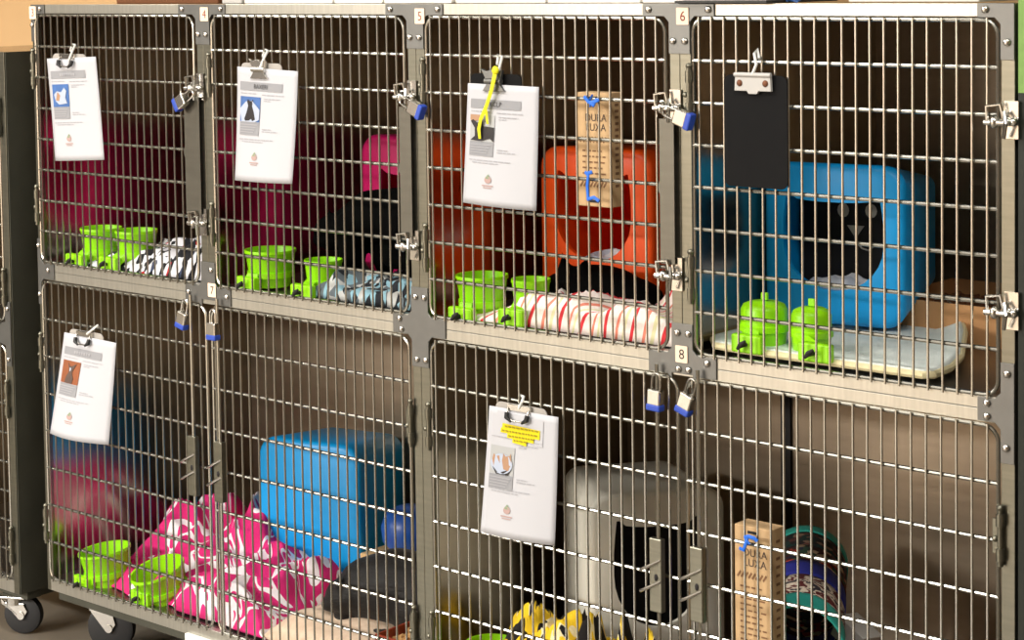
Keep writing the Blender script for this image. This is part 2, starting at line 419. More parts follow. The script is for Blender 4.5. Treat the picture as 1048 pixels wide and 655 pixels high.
adopt(MB().box((sx-.016, DEP-.012, FL+.001), (sx+.012, DEP-.0036, ZM1)).build('panel_seam', M['blk']), los[1][0])
# white guard strip along the foot of the lower left cage
adopt(MB().box((.645, -.012, -1.70), (1.50, 0, -1.658)).build('guard_strip', M['wplastic'], bevel=.002), los[0][0])

def plate_for(root, kind, x, *a):
    o = (plate_T if kind == 'T' else plate_X)(None, x, *a); adopt(o, root); return o
def riv(root, pts):
    for x, z in pts:
        adopt(MB().ell((x, -.0062, z), (.0075, .0045, .0075), n=10, m=6).build('rivet', M['rivet'], smooth=True), root)
# top row plates
p = plate_for(ups[0][0], 'T', XL, 0., .062, 0., .014); riv(ups[0][0], [(XL+.045, .018), (XL+.008, -.028)])
for i in range(3):
    x = (i+1)*W; r0 = ups[i][0]
    plate_for(r0, 'T', x, .092, .092, .024, .030); riv(r0, [(x-.075, .018), (x+.078, .018), (x-.012, -.048), (x+.018, -.048)])
plate_for(ups[3][0], 'T', XR, .075, 0., .028, 0.); riv(ups[3][0], [(XR-.058, .019), (XR-.014, -.042)])
# middle plates
plate_for(los[0][0], 'X', XL, 0., .075, 0., .014); riv(los[0][0], [(XL+.05, -.728), (XL+.008, -.66), (XL+.008, -.80)])
x = W; plate_for(los[0][0], 'X', x, .09, .09, .024, .030, -.645, -.745); riv(los[0][0], [(x+.018, -.665), (x-.075, -.73), (x+.078, -.73)])
x = 2*W; plate_for(los[0][0], 'X', x, .085, .085, .024, .030); riv(los[0][0], [(x-.008, -.663), (x+.02, -.663), (x-.006, -.812), (x+.022, -.812), (x-.062, -.72), (x-.056, -.745)])
x = 3*W; plate_for(los[1][0], 'X', x, .085, .09, .024, .030, -.645, -.752); riv(los[1][0], [(x-.008, -.665), (x+.02, -.665), (x-.006, -.742), (x+.02, -.742), (x+.068, -.722)])
plate_for(los[1][0], 'X', XR, .075, 0., .028, 0.); riv(los[1][0], [(XR-.014, -.66), (XR-.055, -.72), (XR-.055, -.745), (XR-.016, -.80)])
def stick(root, px, py, txt, m):
    p = pt(px, py, -.005); o = sticker(None, p.x, p.z, txt, M[m]); adopt(o, root); return o
stick(ups[0][0], 33.5, 13, '3', 'red'); stick(ups[0][0], 209, 14.5, '4', 'red'); stick(ups[1][0], 429.5, 16.5, '5', 'red'); stick(ups[2][0], 698.5, 16.5, '6', 'red')
stick(los[0][0], 217, 297, '7', 'blk'); stick(los[1][0], 697.5, 362.5, '8', 'blk')

# ------------------------------------------------------------------ caster bases
def caster(parent, x, y, ztop, r=.058, rz=0.):
    Z = ZFL+r; c, s = math.cos(rz), math.sin(rz)
    T = Matrix.Translation((x, y, 0)) @ Matrix.Rotation(rz, 4, 'Z')
    f = MB()
    f.box((-.045, -.04, ztop-.006), (.045, .04, ztop), T=T)
    f.lathe([(.03, ztop-.03), (.03, ztop-.006), (.022, ztop-.004)], (x, y, 0), 16, cap=True)
    for sy in (-1, 1):
        pl_ = [(-.034, ztop-.026), (.034, ztop-.026), (.046, Z+.012), (.03, Z-.012), (.012, Z-.006), (-.036, Z+r*.75)]
        f.prism(pl_, sy*.0215-.0015, sy*.0215+.0015, fn=lambda v: T @ Vector(v))
    f.box((-.036, -.023, ztop-.03), (.036, .023, ztop-.024), T=T)
    fk = adopt(f.build('caster', M['chrome'], bevel=.001), parent)
    w = MB(); TT = T @ Matrix.Translation((.025, 0, Z)) @ Matrix.Rotation(PI/2, 4, 'X')
    w.lathe([(.012, -.016), (r-.012, -.016), (r-.002, -.012), (r, 0), (r-.002, .012), (r-.012, .016), (.012, .016)], (0, 0, 0), 28, T=TT, cap=True)
    wo = w.build('wheel', M['rubber'], smooth=True); wo.parent = fk
    h = MB(); h.cyl(T @ Vector((.025, -.026, Z)), T @ Vector((.025, .026, Z)), .012, 12)
    ho = h.build('axle', M['chrome'], smooth=True); ho.parent = fk
base = empty('caster_base', (1.53, .4, ZFL), 'dark steel base on casters under the tall cage bank', 'cage base', 'wheeled bases under the cages')
b = MB()
for y in (.03, .72): b.box((XL+.01, y, -1.70), (XR-.01, y+.04, -1.665))
for x in (XL+.01, 1.5, XR-.05): b.box((x, .07, -1.70), (x+.04, .72, -1.665))
adopt(b.build('base_frame', M['darksteel'], bevel=.002), base)
for x, y, a in ((.12, .12, .5), (2.94, .12, .2), (.12, .68, .3), (2.94, .68, .8)): caster(base, x, y, -1.70, .072, a)

# the shorter bank at the left edge of the photograph
NX = -.122
nroot = []
for lab, zf, zc, lo, hi, dz in (('upper cage of the shorter dark bank at the far left', -.93, -.125, (-.94, -.905), (-.135, -.108), (-.90, -.14)),
                                ('lower cage of the shorter dark bank at the far left, above its caster', -1.665, -.945, (-1.71, -1.672), (-.965, -.94), (-1.668, -.97))):
    root, ds = cage(lab, NX-W, NX, zf, zc, lo, hi, [(NX-W+.0365, NX-.03, dz[0], dz[1])], pl=.03, pr=.026, group='cages of the shorter bank', nh=8, nv=22, pm='steel')
    adopt(MB().box((NX, .004, lo[0]), (NX+.003, DEP, hi[1])).build('outer_panel', M['darksteel']), root)
    for z in (dz[1]-.16, dz[0]+.1):
        sub(hinge(NX-.022, z).build('hinge', M['steel'], smooth=True), ds[0], root)
    nroot.append((root, ds))
o = MB().prism([(NX-.001, -.84), (NX-.001, -1.03), (NX-.026, -1.03), (NX-.026, -.97), (NX-.10, -.955), (NX-.10, -.915), (NX-.026, -.90), (NX-.026, -.84)], 0, -.0035).build('corner_plate', M['plate'])
adopt(o, nroot[1][0]); riv(nroot[1][0], [(NX-.012, -.86), (NX-.012, -1.01), (NX-.08, -.935)])
nb = empty('caster_base', (NX-.38, .4, ZFL), 'dark steel base on casters under the shorter bank at the far left', 'cage base', 'wheeled bases under the cages')
b = MB()
for y in (.03, .70): b.box((NX-W+.01, y, -1.735), (NX-.004, y+.05, -1.711))
for x in (NX-W+.01, NX-.05): b.box((x, .08, -1.735), (x+.04, .70, -1.711))
adopt(b.build('base_frame', M['darksteel'], bevel=.002), nb)
for x, y, a in ((NX-.09, .05, .5), (NX-.09, .66, .4), (NX-.66, .05, .7)): caster(nb, x, y, -1.735, .060, a)

# ------------------------------------------------------------------ padlocks
def padlock(p, ang, label, tilt=0.):
    root = empty('padlock', p, label, 'padlock', 'small padlocks on the cage latches')
    T = Matrix.Scale(1.2, 4) @ Matrix.Rotation(ang, 4, 'Y') @ Matrix.Rotation(tilt, 4, 'X')
    b = MB(); b.box((-.014, -.008, -.052), (.014, .008, -.024), T=T)
    b.build('body', M['chrome'], root, bevel=.003)
    c = MB(); c.box((-.0152, -.009, -.062), (.0152, .009, -.050), T=T)
    c.build('bumper', M['bluevinyl'], root, bevel=.003)
    s = MB(); s.tube([T @ Vector((-.009, 0, -.026)), T @ Vector((-.009, 0, -.006))]+[T @ Vector((.009*math.cos(a), 0, .009*math.sin(a)-.004)) for a in (2.6, 2.1, 1.57, 1.0, .5)]+[T @ Vector((.009, 0, -.006)), T @ Vector((.009, 0, -.026))], .0026, 8)
    s.build('shackle', M['chrome'], root, smooth=True)
padlock(pt(196, 95, -.034), 1.05, 'small padlock swung left on the latch beside the number 4 cage door')
padlock(pt(411, 102, -.032), -1.15, 'small padlock lying sideways on the latch above the black cat')
padlock(pt(680, 113, -.032), -1.25, 'small padlock lying sideways on the latch under the number 6 sticker')
padlock(pt(189.5, 309, -.022), .25, 'small padlock hanging from the lower rail, left of the number 7 sticker')
padlock(pt(217.5, 319, -.022), 0, 'small padlock hanging from the lower rail directly under the number 7 sticker')
padlock(pt(671.5, 385, -.022), .05, 'small padlock hanging from the lower rail, left of the number 8 sticker')
padlock(pt(708.5, 391, -.022), .35, 'small padlock hanging from the lower rail, right of the number 8 sticker')

# ------------------------------------------------------------------ clipboards and sheets
def warp(corners, bulge=0., curl=0., yoff=0.):
    """maps (u, v) of a sheet, v down, onto the hanging sheet"""
    a, b_, c, d = [Vector(k) for k in corners]     # top-left, top-right, bottom-right, bottom-left
    def f(u, v, off=0.):
        p = (a*(1-u)+b_*u)*(1-v)+(d*(1-u)+c*u)*v
        y = -bulge*math.sin(PI*min(1, max(0, u)))*v - curl*v*v
        return Vector((p.x, p.y+y-off+yoff, p.z))
    return f
def sheet_part(fn, polys, mats, name, root, off):
    """flat print on the sheet: polys = list of (poly in uv, material index)"""
    b = MB()
    for poly, mi in polys:
        n = len(poly); b.add([fn(u, v, off) for u, v in poly], [tuple(range(n))], mi)
    o = b.build(name, mats, None); adopt(o, root); return o
def grid_rect(u0, v0, u1, v1, mi, n=6):
    out = []
    for i in range(n):
        for j in range(n):
            a, b_ = u0+(u1-u0)*i/n, u0+(u1-u0)*(i+1)/n; c, d = v0+(v1-v0)*j/n, v0+(v1-v0)*(j+1)/n
            out.append(([(a, c), (b_, c), (b_, d), (a, d)], mi))
    return out
def sheet(label, px, y, bulge, curl, photo, name='', extra=None, style=0, dog=False):
    cs = [pt(a, b_, y) for a, b_ in px]
    fn = warp(cs, bulge, curl)
    root = empty('printed_sheet', (sum(cs, Vector())/4), label, 'sheet of paper', 'printed sheets on the cage doors')
    b = MB(); n, m = 14, 18
    vs = [fn(i/n, j/m) for j in range(m+1) for i in range(n+1)]
    fs = [(j*(n+1)+i, j*(n+1)+i+1, (j+1)*(n+1)+i+1, (j+1)*(n+1)+i) for j in range(m) for i in range(n)]
    b.add(vs, fs); o = b.build('page', M['paper'], smooth=True); adopt(o, root)
    sd = o.modifiers.new('s', 'SOLIDIFY'); sd.thickness = .0008; sd.offset = 1 if False else 0
    o1, o2, o3 = .0018, .0034, .0044
    t = .0 if style == 0 else .03
    if style == 0:
        sheet_part(fn, grid_rect(.06, .125, .77, .20, 0), [M['band']], 'header_band', root, o1)
        if not name:          # a name too blurred to read
            sheet_part(fn, [([(u, .150), (u+.035, .150), (u+.033, .176), (u+.004, .176)], 0) for u in (.26, .305, .35, .395, .44, .485, .53)], [M['faint']], 'header_text', root, o2)
        if name:
            vs, fs = text_geo(name, .066)
            bb = MB().add([fn(.42+v.x*1.1, .163-v.y*.85, o2) for v in vs], fs); adopt(bb.build('header_text', M['ink']), root)
    # text lines, broken into words
    rnd = random.Random(len(label)); L = []
    for v, u0, u1 in ((.222, .07, .34), (.228, .44, .80), (.262, .47, .74), (.280, .47, .58), (.53, .47, .62), (.55, .47, .72), (.625, .07, .66), (.645, .12, .50)):
        u = u0
        while u < u1:
            w = rnd.uniform(.03, .09); L.append(([(u, v), (min(u+w, u1), v), (min(u+w, u1), v+.007), (u, v+.007)], 0)); u += w+.012
    sheet_part(fn, L, [M['faint']], 'text_lines', root, o1)
    # photograph with its caption block
    pu0, pv0, pu1, pv1 = .07, .255, .42, .475
    dv = .04 if style else 0
    pv0 += dv; pv1 += dv
    ph = photo(lambda a, c: (pu0+(pu1-pu0)*a, pv0+(pv1-pv0)*c))
    sheet_part(fn, grid_rect(pu0, pv0, pu1, pv1, 0)+[], [ph[0]], 'photo', root, o1)
    sheet_part(fn, ph[1], ph[2], 'photo_subject', root, o2)
    sheet_part(fn, grid_rect(pu0, pv1+.003, pu1, pv1+.118, 0), [M['band']], 'caption_block', root, o1)
    L = []
    for q in range(4):
        v = pv1+.022+q*.022; L.append(([(pu0+.02, v), (pu1-.03-.02*q, v), (pu1-.03-.02*q, v+.006), (pu0+.02, v+.006)], 0))
    sheet_part(fn, L, [M['faint']], 'caption_lines', root, o2)
    # little round emblem with two lines under it
    L = [([(.37+.05*math.cos(a*PI/8), .785+.028*math.sin(a*PI/8)) for a in range(16)], 1),
         ([(.33, .768), (.37, .738), (.41, .768), (.395, .776), (.345, .776)], 0),
         ([(.29, .828), (.45, .828), (.45, .838), (.29, .838)], 1), ([(.31, .846), (.43, .846), (.43, .854), (.31, .854)], 1)]
    sheet_part(fn, L, [M['logog'], M['logor']], 'emblem', root, o1)
    if extra: extra(fn, root)
    return fn, root
def blob(pts): return pts
def ph_white(q):   # pale animal on blue
    return M['pblue'], [([q(.1, .45), q(.3, .3), q(.55, .35), q(.75, .15), q(.88, .3), q(.8, .6), q(.9, .85), q(.4, .9), q(.2, .75)], 0),
                        ([q(.1, .45), q(.35, .35), q(.5, .5), q(.4, .75), q(.2, .7)], 1)], [M['ppale'], M['ptan']]
def ph_sit(q):     # dark animal sitting upright, pale blue surround
    return M['pblue'], [([q(0, .5), q(.3, .2), q(.6, .15), q(1, .5), q(1, .9), q(.8, 1), q(.1, 1)], 0),
                        ([q(.36, .2), q(.4, .1), q(.48, .17), q(.58, .17), q(.66, .1), q(.66, .24), q(.62, .36), q(.72, .6), q(.8, .9), q(.66, .97), q(.6, .88), q(.5, .95), q(.3, .97), q(.24, .9), q(.36, .6), q(.42, .36)], 1)], [M['ppale'], M['pcat']]
def ph_black(q):   # black animal on pale surface
    return M['pgrey'], [([q(0, 0), q(.5, 0), q(.45, .2), q(.1, .25), q(0, .2)], 1),
                        ([q(.02, .25), q(.12, .18), q(.3, .3), q(.5, .15), q(.55, .42), q(1, .44), q(1, .98), q(.85, .86), q(.5, .98), q(.04, .96), q(.22, .8), q(.2, .5)], 0)], [M['pcat'], M['ptan']]
def ph_brown(q):   # striped animal with big ears on brown
    return M['pbrown'], [([q(.3, .05), q(.42, .22), q(.55, .22), q(.8, .08), q(.66, .34), q(.6, .5), q(.72, .75), q(.68, .98), q(.25, .98), q(.3, .7), q(.42, .5), q(.4, .32)], 0),
                         ([q(.44, .3), q(.56, .3), q(.54, .45), q(.46, .45)], 1)], [M['pstripe'], M['ppale']]
def ph_two(q):     # two small animals in a round pale bed
    return M['pgrey'], [([q(.5+.46*math.cos(a*PI/10), .62+.36*math.sin(a*PI/10)) for a in range(20)], 0),
                        ([q(.12, .75), q(.5, .92), q(.95, .72), q(.8, 1.0), q(.3, 1.0)], 2),
                        ([q(.1, .5), q(.15, .3), q(.25, .38), q(.4, .34), q(.44, .6), q(.34, .8), q(.18, .74)], 1),
                        ([q(.52, .5), q(.56, .24), q(.66, .34), q(.82, .3), q(.86, .2), q(.92, .56), q(.8, .84), q(.6, .8)], 1)], [M['ppale'], M['ptan'], M['pcat']]
def x_title6(fn, root):
    sheet_part(fn, [([(.13, .02), (.80, .05), (.80, .255), (.14, .22)], 0)], [M['paper']], 'notice', root, .0018)
    L = []
    for v, u0, u1 in ((.115, .22, .76), (.150, .20, .76), (.184, .30, .68), (.215, .38, .58)):
        L.append(([(u0, v), (u1, v+.012), (u1, v+.05), (u0, v+.038)], 0))
    sheet_part(fn, L, [M['hilite']], 'highlighted_lines', root, .0030)
    L = []; rnd = random.Random(5)
    for v, u0, u1 in ((.128, .26, .72), (.163, .22, .74), (.197, .32, .66), (.226, .40, .56)):
        u = u0
        while u < u1:
            w = rnd.uniform(.02, .05); L.append(([(u, v), (u+w, v+.002), (u+w, v+.014), (u, v+.012)], 0)); u += w+.014
    sheet_part(fn, L, [mat('olive print', rgb(150, 136, 20), .8)], 'notice_text', root, .0042)
def clip(root_label, px_top, y, style, board_px=None, board_mat='board', group='small clipboards on the cage doors', hookpx=None, hookm='wplastic'):
    """6 x 9 inch clipboard hanging on a door wire; px_top = the clip centre"""
    c = pt(px_top[0], px_top[1], y)
    root = empty('clipboard', c, root_label, 'clipboard', group)
    w, h = .153, .229; off = -.030
    poly = [(x+c.x, z+c.z+.012-h/2-off*0) for x, z in rrect(w, h, .016, 5)]
    o = MB().prism(poly, y+.0035, y+.0005).build('board', M[board_mat], bevel=.0006); adopt(o, root)
    b = MB()
    if style == 'lever':      # old fan shaped spring clip
        pl_ = [(-.030, -.027), (.036, -.027), (.022, -.012), (.026, .004), (.03, .022), (.012, .016), (-.002, .022), (-.018, .018), (-.034, .024), (-.022, .004), (-.018, -.012)]
        b.prism([(c.x+x, c.z+z) for x, z in pl_], y-.012, y-.004)
        b.tube([(c.x-.022, y-.01, c.z-.004), (c.x+.026, y-.01, c.z-.004)], .007, 10)
        m_ = M['chrome'] if board_mat == 'boardgrey' else M['plate']
    elif style == 'wire':     # low wire lever clip with black grips
        b.box((c.x-.034, y-.008, c.z-.002), (c.x+.034, y+.0, c.z+.012))
        b.tube([(c.x-.03, y-.009, c.z+.004), (c.x-.03, y-.014, c.z-.016), (c.x-.012, y-.015, c.z-.023), (c.x+.012, y-.015, c.z-.023), (c.x+.03, y-.014, c.z-.016), (c.x+.03, y-.009, c.z+.004)], .0022, 7)
        m_ = M['chrome']
    else:                     # flat plate clip
        b.prism([(c.x+x, c.z+z) for x, z in ((-.042, .014), (.042, .014), (.044, -.02), (.014, -.02), (.010, -.026), (-.010, -.026), (-.014, -.02), (-.044, -.02))], y-.009, y-.001)
        b.cyl((c.x-.044, y-.008, c.z+.013), (c.x+.044, y-.008, c.z+.013), .005, 10)
        m_ = M['tray']
    o = b.build('clip', m_, smooth=False, bevel=.001); adopt(o, root)
    if style == 'wire':
        for s in (-1, 1):
            g = MB(); g.tube([(c.x+s*.030, y-.013, c.z-.006), (c.x+s*.029, y-.016, c.z-.017), (c.x+s*.016, y-.017, c.z-.025)], [.0055, .006, .003], 8)
            adopt(g.build('grip', M['black'], smooth=True), root)
    if style == 'plate':
        for s in (-1, 1):
            adopt(MB().ell((c.x+s*.031, y-.0095, c.z-.004), (.007, .003, .007), n=10, m=6).build('clip_rivet', M['rust'], smooth=True), root)
    if hookpx:
        hp = [pt(a, b_, yy) for a, b_, yy in hookpx]
        adopt(MB().tube(hp, .0032, 7).build('hook', M[hookm], smooth=True), root)
    return root
Y0 = -.016
clip('small clipboard with a black gripped clip, on the far left upper door', (70.5, 59.5), Y0, 'wire', board_mat='boardgrey', hookpx=[(70, 63, -.024), (73, 55, -.024), (77, 46, -.014), (74, 45, .004), (72, 52, -.02)])
clip('small pale clipboard with a rusty fan shaped clip, second upper door', (267, 69.5), Y0, 'lever', board_mat='boardgrey', hookpx=[(266, 70, -.03), (270, 60, -.024), (274, 52, -.014), (271, 50, .004), (269, 58, -.02)])
clip('small black clipboard behind the sheet with the yellow strap', (507, 81), Y0, 'lever', hookpx=[(507, 78, -.03), (511, 70, -.024), (514, 58, -.014), (510, 56, .004), (509, 66, -.02)])
clip('bare black clipboard with its steel clip up, on the number 6 side door', (772.5, 83), Y0, 'plate', hookpx=[(770, 76, -.026), (774, 66, -.024), (772, 55, -.016), (775, 50, .002), (777, 60, -.014)])
clip('small clipboard with a wire clip on the left lower door, curled sheet over it', (88, 343.5), Y0, 'wire', board_mat='boardgrey', hookpx=[(89, 342, -.024), (95, 337, -.024), (100, 333, -.012), (101, 335, .004)])
clip('small clipboard with a wire clip, over the yellow highlighted notice', (533, 420), Y0, 'wire', board_mat='boardgrey', hookpx=[(531, 418, -.024), (534, 412, -.024), (536, 406, -.012), (533, 405, .004)])

YS = -.021
sheet('curled white sheet with a pale animal photo on blue, far left upper door', [(48, 60), (98, 58), (108, 163.5), (58, 164.5)], YS, .010, .004, ph_white, '')
sheet('white sheet with a dark animal sitting in a blue photo, second upper door', [(243, 68), (305, 73), (302, 188), (243.5, 184)], YS, .012, .010, ph_sit, 'BAXERI')
sheet('white sheet with a black animal photo crossed by the yellow strap', [(479, 85), (551.5, 89), (550, 216), (475, 207)], YS, .012, .004, ph_black, 'KCLP')
sheet('crumpled white sheet with a brown photo on the left lower door', [(66, 340), (119, 351), (113, 455), (53, 443)], YS, .022, .006, ph_brown, '')
sheet('white sheet topped by a yellow highlighted notice, two kittens in its photo', [(501, 415), (571.5, 427), (569.5, 558), (493.5, 544)], YS, .010, .006, ph_two, '', extra=x_title6, style=1)
# yellow strap hanging over the third sheet
ys = [pt(a, b_, yy) for a, b_, yy in ((507, 70, -.034), (506, 78, -.038), (503, 92, -.038), (498, 108, -.036), (492, 122, -.034), (490, 132, -.034), (491, 142, -.034))]
ys2 = [pt(a, b_, yy) for a, b_, yy in ((497, 111, -.0355), (498, 118, -.034), (499, 127, -.033))]
b = MB(); b.tube(ys, [.006, .006, .0055, .0055, .005, .005, .004], 8, flat=.35); b.tube(ys2, [.0045, .004, .003], 8, flat=.4)
b.ell(pt(507, 72, -.036), (.010, .006, .010), n=10, m=6)
tag(b.build('strap', M['yellow'], smooth=True), 'yellow strap tied to a clip and dangling over the third upper sheet', 'strap')

# ------------------------------------------------------------------ cat cubes
HOLE = [(-.5, .0), (-.5, .2), (-.488, .33), (-.465, .5), (-.435, .5), (-.36, .452), (-.26, .438), (-.12, .43), (.0, .43), (.12, .43), (.26, .438), (.36, .452), (.435, .5), (.465, .5), (.488, .33), (.5, .2), (.5, .0)] + \
       [(.5*math.cos(a), .5*math.sin(a)) for a in [-PI*k/14 for k in range(1, 14)]]
def cat_cube(label, m, loc, psi, w, h, d, hole=True, hc=(0., .0), hs=(.24, .22), taper=.018, rr=.05, back=False):
    root = empty('cat_cube', loc, label, 'cat hide cube', 'moulded cube hides in the cages', math.radians(psi))
    ys = [(0, .014), (.004, .005), (.014, 0), (d*.5, taper*.5), (d-.014, taper), (d-.004, taper+.005), (d, taper+.014)]
    bm = bmesh.new(); rings = []
    for y, ins in ys:
        rings.append([bm.verts.new((x+w/2, y, z+h/2)) for x, z in rrect(w, h, rr, 7, ins)])
    n = len(rings[0])
    for a, b_ in zip(rings, rings[1:]):
        for j in range(n): bm.faces.new((a[j], a[(j+1) % n], b_[(j+1) % n], b_[j]))
    bm.faces.new(rings[-1])
    if not hole: bm.faces.new(rings[0][::-1])
    else:
        lp = [bm.verts.new((w/2+hc[0]+x*hs[0], 0, h/2+hc[1]+z*hs[1])) for x, z in HOLE]
        ed = [bm.edges.get((rings[0][j], rings[0][(j+1) % n])) for j in range(n)]
        k = len(lp); he = [bm.edges.new((lp[j], lp[(j+1) % k])) for j in range(k)]
        bmesh.ops.triangle_fill(bm, edges=ed+he, use_beauty=True, normal=(0, -1, 0))
        l2 = [bm.verts.new((v.co.x, .012, v.co.z)) for v in lp]
        for j in range(k): bm.faces.new((lp[j], lp[(j+1) % k], l2[(j+1) % k], l2[j]))
    bmesh.ops.recalc_face_normals(bm, faces=bm.faces)
    me = bpy.data.meshes.new('shell'); bm.to_mesh(me); bm.free(); me.materials.append(m)
    for p_ in me.polygons: p_.use_smooth = True
    me.set_sharp_from_angle(angle=math.radians(40))
    o = bpy.data.objects.new('shell', me); COL.objects.link(o); o.parent = root
    return root
def corner(px, py, y, z): p_ = pt(px, py, y); return (p_.x, y, z)
c1 = cat_cube('magenta cube hide behind the post, in the far left upper cage', M['magenta'], (.26, .38, FU+.002), 0, .34, .37, .36, hole=True)
c2 = cat_cube('magenta cube hide behind the standing black cat', M['magenta'], corner(368, 140, .40, FU+.002), 0, .34, .38, .36, hole=True, hs=(.2, .2))
c3 = cat_cube('orange cube hide with a cat head shaped opening', M['orange'], corner(551, 152, .34, FU+.012), 2, .335, .375, .36, hc=(-.004, .022), hs=(.225, .215))
c4 = cat_cube('sky blue cube hide with a cat head opening, above the white mat', M['blue'], corner(781, 165, .295, FU+.036), 8, .328, .352, .33, hc=(.0, .003), hs=(.234, .208), taper=.05)
c7 = cat_cube('sky blue cube hide turned with its blank side out, in the lower left cage', M['blue'], corner(264, 500, .39, FL+.012), 13, .345, .403, .30, hole=False, rr=.06, taper=.03)
c8 = cat_cube('warm grey cube hide in the wide lower cage beside the yellow fleece', M['grey'], corner(603, 500, .19, FL+.003), 52, .33, .507, .36, hc=(.0, .0585), hs=(.215, .26))
# liner: black sheet added in the blue cube, holds the face print, darkens the inside
b = MB().box((.03, .13, .02), (.298, .135, .32)); b.build('shade_backing', M['inside'], c4)
def on_backing(px, py):
    """face print spot on the liner of the blue cube"""
    R = Matrix.Rotation(-c4.rotation_euler.z, 3, 'Z'); o_ = R @ (CAM-Vector(c4.location)); d_ = R @ _ray(px, py); t_ = (.128-o_.y)/d_.y
    return o_+d_*t_
for px, py in ((863, 215), (891.5, 216)):
    q = on_backing(px, py); b = MB(); b.ell((q.x, q.y, q.z), (.014, .0015, .016), n=14, m=6); b.build('eye_print', M['facepale'], c4, smooth=True)
q = on_backing(876, 240); MB().prism([(q.x-.02, q.z+.02), (q.x+.02, q.z+.02), (q.x+.003, q.z-.004), (q.x+.003, q.z-.018), (q.x-.003, q.z-.018), (q.x-.003, q.z-.004)], q.y, q.y-.002).build('nose_print', M['facepale'], c4)
b = MB(); b.tube([(q.x, q.y, q.z-.012), (q.x+.014, q.y, q.z-.03), (q.x+.03, q.y, q.z-.034), (q.x+.042, q.y, q.z-.024)], .002, 6); b.build('mouth_print', M['facepale'], c4, smooth=True)
b = MB().box((.03, .10, .02), (.30, .105, .46)); b.build('shade_backing', M['inside'], c8)  # plain black sheet added to darken the inside of the grey cube

# ------------------------------------------------------------------ green clip-on bowls
def cup(label, bx, z, R, H, dx, dy, roll=0., dome=False, tiltx=0.):
    by = .017
    root = empty('clip_on_bowl', (bx, by, z), label, 'pet bowl', 'lime green bowls clipped to the cage doors')
    T = Matrix.Translation((dx, dy, -.012)) @ Matrix.Rotation(roll, 4, 'Y') @ Matrix.Rotation(tiltx, 4, 'X')
    b = MB()
    if dome:
        b.lathe([(.001, H+.003), (R*.6, H+.001), (R*.86, H*.95), (R*.96, H*.84), (R*.97, H*.5), (R*1.05, H*.47), (R*1.05, H*.34), (R*.95, H*.3), (R*.88, 0), (.001, 0)], T=T, n=32)
    else:
        b.lathe([(.001, .004), (R*.74, .004), (R*.95, H), (R*1.02, H+.001), (R*1.03, H-.006), (R*.985, H-.009), (R*.78, 0), (.001, 0)], T=T, n=32)
    b.build('bowl', M['green'], root, smooth=True)
    g = MB(); k = .42
    g.lathe([(R*(.80), H*k), (R*.93, H*k), (R*.92, H*(k-.16)), (R*.78, H*(k-.16)), (R*.80, H*k)], T=T, n=32)
    g.build('holder_ring', M['green'], root, smooth=True)
    if dome:
        kb = MB(); kb.box((-.006, -.004, H+.004), (.010, .004, H+.02), T=T); kb.build('lid_tab', M['green'], root, bevel=.002)
    a = MB()
    q0, q1 = Vector((0, .006, -.004)), T @ Vector((0, -R*.95*(1 if dy > 0 else -1), H*(k-.1)))
    a.prism([(-.02, -.013), (.02, -.013), (.02, .013), (-.02, .013)], 0, 1, fn=lambda v: q0.lerp(q1, v[1]) + Vector((v[0], 0, v[2]*(.75 if v[1] else 1))))
    a.build('arm', M['green'], root, bevel=.002)
    m_ = MB(); m_.box((-.037, -.012, -.019), (.037, .010, .019)); m_.build('clamp', M['green'], root, bevel=.004)
    w = MB(); w.cyl((0, -.03, 0), (0, -.01, 0), .005, 8); w.tube([(-.010, -.028, -.008), (0, -.030, .002), (.010, -.028, .010)], [.003, .006, .003], 8)
    w.build('wing_bolt', M['blk'], root, smooth=True)
    return root
def cup_px(label, bpx, R, H, cpx, zadd=0., y=.09, **k):
    """clamp centre pixel, then the bowl centre pixel at depth y"""
    p_ = pt(bpx[0], bpx[1], .012); c_ = pt(cpx[0], cpx[1], y)
    return cup(label, p_.x, p_.z, R, H, c_.x-p_.x, y-.017, **k)
cup_px('lime bowl at the left of the overlapping pair in the far left upper cage', (77, 267), .058, .10, (104, 256))
cup_px('lime bowl at the right of the overlapping pair in the far left upper cage', (111, 270), .058, .10, (140, 258))
cup_px('large lime bowl in the upper cage of the standing black cat', (252, 291), .066, .095, (277, 273))
cup_px('small lime bowl beside the legs of the standing black cat', (309, 299), .048, .085, (331, 277))
cup_px('large lime bowl in the cage with the striped towel', (472, 323), .061, .098, (493.5, 300))
cup_px('small lime bowl in the cage with the striped towel', (523.5, 325), .045, .09, (543.5, 301))
cup_px('large domed lime bowl on the white mat', (765, 352), .051, .088, (782, 330), dome=True)
cup_px('small domed lime bowl on the white mat', (834, 361), .043, .086, (830.5, 337), dome=True)
cup_px('tilted lime bowl at the far left of the lower left cage', (84, 597), .074, .10, (112, 572), roll=-.10, tiltx=.10)
cup_px('tilted lime bowl beside the fringed end of the pink fleece', (144, 612), .077, .088, (170, 590), roll=-.10, tiltx=.30)
cup_px('lime bowl at the bottom edge of the grey cube cage', (486, 706), .062, .10, (503, 694))

